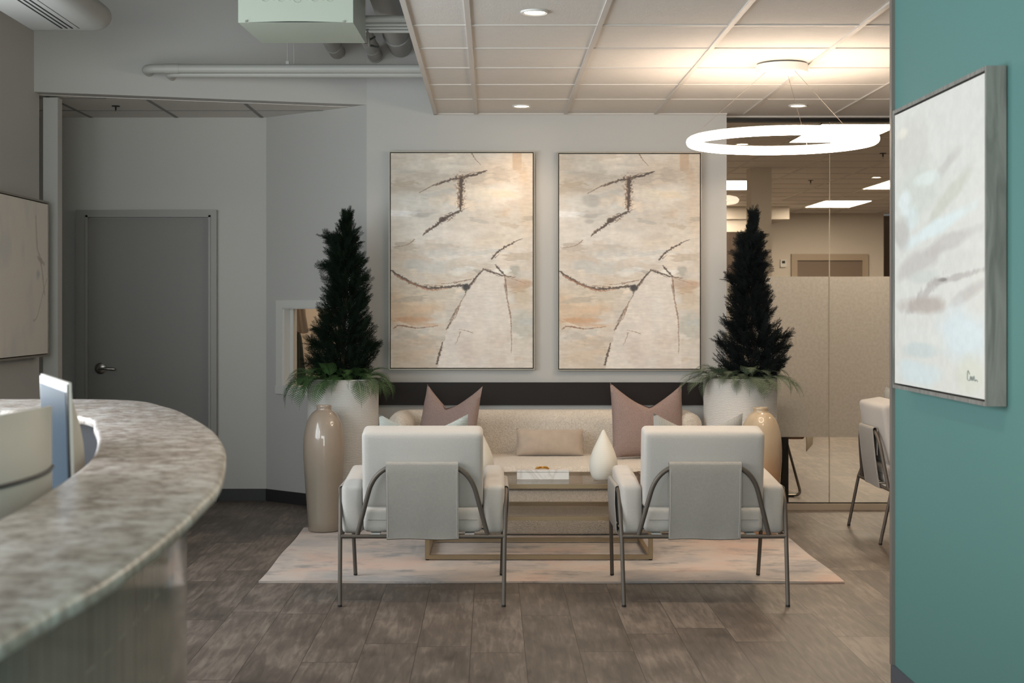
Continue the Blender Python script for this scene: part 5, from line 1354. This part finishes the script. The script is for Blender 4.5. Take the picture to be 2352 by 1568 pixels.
# ------------------------------------------------------------------ computers
def computer(label, loc, rz, w, h, tilt, back_slot=False):
    """origin on the desk; screen faces local -Y, bulged shell at +Y"""
    t = thing('desktop_computer', label, 'computer', loc, rz, 'silver all in one computers behind the counter')
    zb_ = 0.10; Rm = Matrix.Translation((0, 0, zb_)) @ Matrix.Rotation(tilt, 4, 'X')
    n = 20; V = []
    for j in range(n+1):
        for i in range(n+1):
            u = -1+2*i/n; v = -1+2*j/n; b = 0.006+0.050*(1-abs(u)**2.2)*(1-abs(v)**2.2)
            V.append(tuple(Rm @ Vector((u*w/2, b, (v+1)/2*h))))
    o_ = len(V)
    for j in range(n+1):
        for i in range(n+1):
            u = -1+2*i/n; v = -1+2*j/n; V.append(tuple(Rm @ Vector((u*w/2, 0, (v+1)/2*h))))
    F = []
    for j in range(n):
        for i in range(n):
            a = j*(n+1)+i; F.append((a, a+n+1, a+n+2, a+1)); F.append((o_+a, o_+a+1, o_+a+n+2, o_+a+n+1))
    for i in range(n):
        F.append((i, i+1, o_+i+1, o_+i)); a = n*(n+1)+i; F.append((a, o_+a, o_+a+1, a+1))
        a = i*(n+1); F.append((a, o_+a, o_+a+n+1, a+n+1)); a += n; F.append((a, a+n+1, o_+a+n+1, o_+a))
    m = MB(); m.add(V, F); sh = m.build('shell', M['imac'], t, angle=50)
    if back_slot:
        m = MB(); q = lambda u, v: Rm @ Vector((u*w/2, 0.008+0.050*(1-abs(u)**2.2)*(1-abs(v)**2.2), (v+1)/2*h))
        m.tube([q(-0.86+1.3*k/14, 0.38) for k in range(15)], 0.0035, 6); m.build('back_groove', M['lamina'], sh)
    m = MB(); vv = [Rm @ Vector(p) for p in ((-w/2+0.004,-0.003,0.004),(w/2-0.004,-0.003,0.004),(w/2-0.004,0.0,0.004),(-w/2+0.004,0.0,0.004),(-w/2+0.004,-0.003,h-0.004),(w/2-0.004,-0.003,h-0.004),(w/2-0.004,0.0,h-0.004),(-w/2+0.004,0.0,h-0.004))]
    m.hexa([tuple(p) for p in vv]); m.build('bezel', M['bezel'], t, smooth=False)
    m = MB(); e = 0.022; vv = [Rm @ Vector(p) for p in ((-w/2+e,-0.0045,e),(w/2-e,-0.0045,e),(w/2-e,-0.003,e),(-w/2+e,-0.003,e),(-w/2+e,-0.0045,h-e),(w/2-e,-0.0045,h-e),(w/2-e,-0.003,h-e),(-w/2+e,-0.003,h-e))]
    m.hexa([tuple(p) for p in vv]); m.build('screen', M['screen'], t, smooth=False)
    m = MB(); m.sheet([[(x_, y_, z_) for x_ in (-0.09, -0.03, 0.03, 0.09)] for y_, z_ in ((-0.09, 0.004), (0.06, 0.004), (0.10, 0.012), (0.085, 0.08), (0.055, 0.24), (0.05, 0.27))], 0.006); m.build('stand', M['imac'], t)
    return t
pn = Vector((-0.878, 3.10)); pf = Vector((-1.068, 3.53)); c_ = (pn+pf)/2; ang = math.atan2((pn-pf).y, (pn-pf).x)
DZ = 0.736
computer('silver computer with its glossy dark screen turned to the staff side', (c_.x, c_.y, DZ), ang, 0.47, 1.226-DZ-0.10, 0.03)
computer('silver computer seen from its rounded back, at the left photo edge', (-0.862, 2.57, DZ), -PI/2-0.06, 0.50, 0.36, 0.0, True)

# ------------------------------------------------------------------ things seen beyond the glass
t = thing('desk', 'black panel-sided office desk behind the frosted glass next to the planter', 'desk', (1.648, 10.46, 0))
m = MB(); m.box(0.345, 0.425, -0.20, 0.20, 0.0, 0.735); m.build('side_panel', M['black_furn'], t, smooth=False)
m = MB(); m.box(-0.72, -0.64, -0.20, 0.20, 0.0, 0.735); m.build('side_panel', M['black_furn'], t, smooth=False)
m = MB(); m.box(-0.75, 0.46, -0.22, 0.22, 0.735, 0.765); m.build('desktop', M['black_furn'], t, smooth=False)
t = thing('sled_chair', 'tan office chair with bent chrome sled legs seen low through the glass', 'chair', (2.05, 10.98, 0))
for s_ in (-1, 1):
    y_ = s_*0.23
    pts = fillet([(0.10, y_, 0.43), (0.215, y_, 0.012), (-0.22, y_, 0.012), (-0.20, y_, 0.43)], 0.05, 6)
    m = MB(); m.tube(pts, 0.010, 10); lg = m.build('leg', M['chrome'], t)
    m = MB(); m.box(0.12, 0.16, y_-0.012, y_+0.012, 0.0, 0.010); m.build('glide', M['glide'], lg, smooth=False)
m = MB(); m.soft(-0.24, 0.24, -0.24, 0.24, 0.42, 0.465, 0.02, (0,0,0.004)); m.build('seat', M['tan'], t, weld=True)
m = MB(); m.soft(0.20, 0.24, -0.23, 0.23, 0.50, 0.84, 0.018, (0,0,0)); m.build('backrest', M['black_furn'], t, weld=True)
m = MB(); m.tube(fillet([(0.19,-0.15,0.43),(0.225,-0.15,0.47),(0.225,-0.15,0.6)],0.02), 0.008, 8); m.build('back_support', M['chrome'], t)
m = MB(); m.tube(fillet([(0.19,0.15,0.43),(0.225,0.15,0.47),(0.225,0.15,0.6)],0.02), 0.008, 8); m.build('back_support', M['chrome'], t)
# cream cloth over the chair back, its hem hanging below the film
rows = []
for j in range(15):
    t_ = j/14; row = []
    for i in range(13):
        u = i/12; x = 2.325+0.012*math.sin(u*9+t_*2)+0.006*math.sin(u*21); z = 0.86-(0.54-0.03*math.sin(u*4))*t_; y = 10.72+0.30*u+0.01*math.sin(t_*5)
        row.append((x+0.045*u*0, y, z))
    rows.append(row)
m = MB(); m.sheet([[(2.265+0.125*i/12-0.02*(j/14), 10.62+0.02*math.sin(i*1.1+j*0.25), 0.86-(0.53-0.035*(i/12))*j/14) for i in range(13)] for j in range(15)], 0.006)
m = MB(); prof_ = [(2.235, 0.74), (2.238, 0.80), (2.250, 0.846), (2.270, 0.856), (2.292, 0.846)]+[(2.300+0.006*math.sin(q), 0.80-0.47*q/9) for q in range(10)]
m.sheet([[(px_+(0.10*i/12 if j > 4 else 0)*min(1, (j-4)/5.0), 10.765+0.25*i/12+0.008*math.sin(j*0.8), pz_+0.03*(i/12)*(1 if j > 10 else 0)) for i in range(13)] for j, (px_, pz_) in enumerate(prof_)], 0.005)
V = m.v; m.build('throw_cloth', M['cream_cloth']); tag(COL.objects['throw_cloth'], 'cream cloth hanging beside the tan sled chair, its hem below the frosted film', 'cloth')
# coats hanging in the closet behind the pass-through
rk = thing('coat_hook_rail', 'pale wall rail with hooks inside the pass-through closet', 'rail', (-1.40, 11.05, 1.62))
m = MB(); m.box(-0.20, 0.30, 0.10, 0.12, -0.03, 0.03); m.build('rail', M['trimwhite'], rk, smooth=False)
def garment(name, label, mat, cx, cy, ztop, zbot, wt, wb, d, nf, seed, lean=0.0):
    r = random.Random(seed); V = []; F = []; n = 40; rowsn = 24
    ph = [r.uniform(0, 6.28) for _ in range(4)]
    for j in range(rowsn+1):
        t_ = j/rowsn; z = ztop+(zbot-ztop)*t_; w_ = wt+(wb-wt)*t_**0.7
        for i in range(n):
            a = 2*PI*i/n; f = 1+0.16*math.sin(nf*a+ph[0]+t_*2.2)*min(1, t_*2.5)+0.07*math.sin((nf*2+1)*a+ph[1]-t_*3)
            V.append((cx+math.cos(a)*w_/2*f+lean*t_, cy+math.sin(a)*d/2*f, z+0.01*math.sin(a*3+ph[2])*(1 if j in (0, rowsn) else 0)))
    for j in range(rowsn):
        for i in range(n): F.append((j*n+i, j*n+(i+1) % n, (j+1)*n+(i+1) % n, (j+1)*n+i))
    F.append(tuple(range(n))); F.append(tuple(rowsn*n+k for k in range(n-1, -1, -1)))
    mb = MB(); mb.add(V, F); o = mb.build(name, mat, angle=80); return tag(o, label, 'coat', 'garments in the closet')
gx_ = (674-VX)*10.9/FPX
garment('hanging_coat', 'long dark green coat hanging inside the pass-through opening', M['coat_green'], gx_-0.01, 11.02, EYE-60*11/FPX, 0.55, 0.09, 0.19, 0.14, 5, 1)
garment('hanging_coat', 'taupe grey jacket bunched over the dark green coat in the pass-through', M['coat_grey'], gx_+0.0, 10.92, 1.60, EYE-58*10.9/FPX, 0.09, 0.15, 0.10, 4, 2, 0.02)

t = thing('thermostat', 'small white thermostat on the far office wall left of the door', 'thermostat', tuple(P(1799, 604, 20.385)))
m = MB(); m.box(-0.042, 0.042, -0.02, 0.012, -0.055, 0.05); m.build('body', M['trimwhite'], t, smooth=False)
m = MB(); m.box(-0.022, 0.022, -0.023, -0.019, -0.005, 0.03); m.build('display', M['bezel'], t, smooth=False)
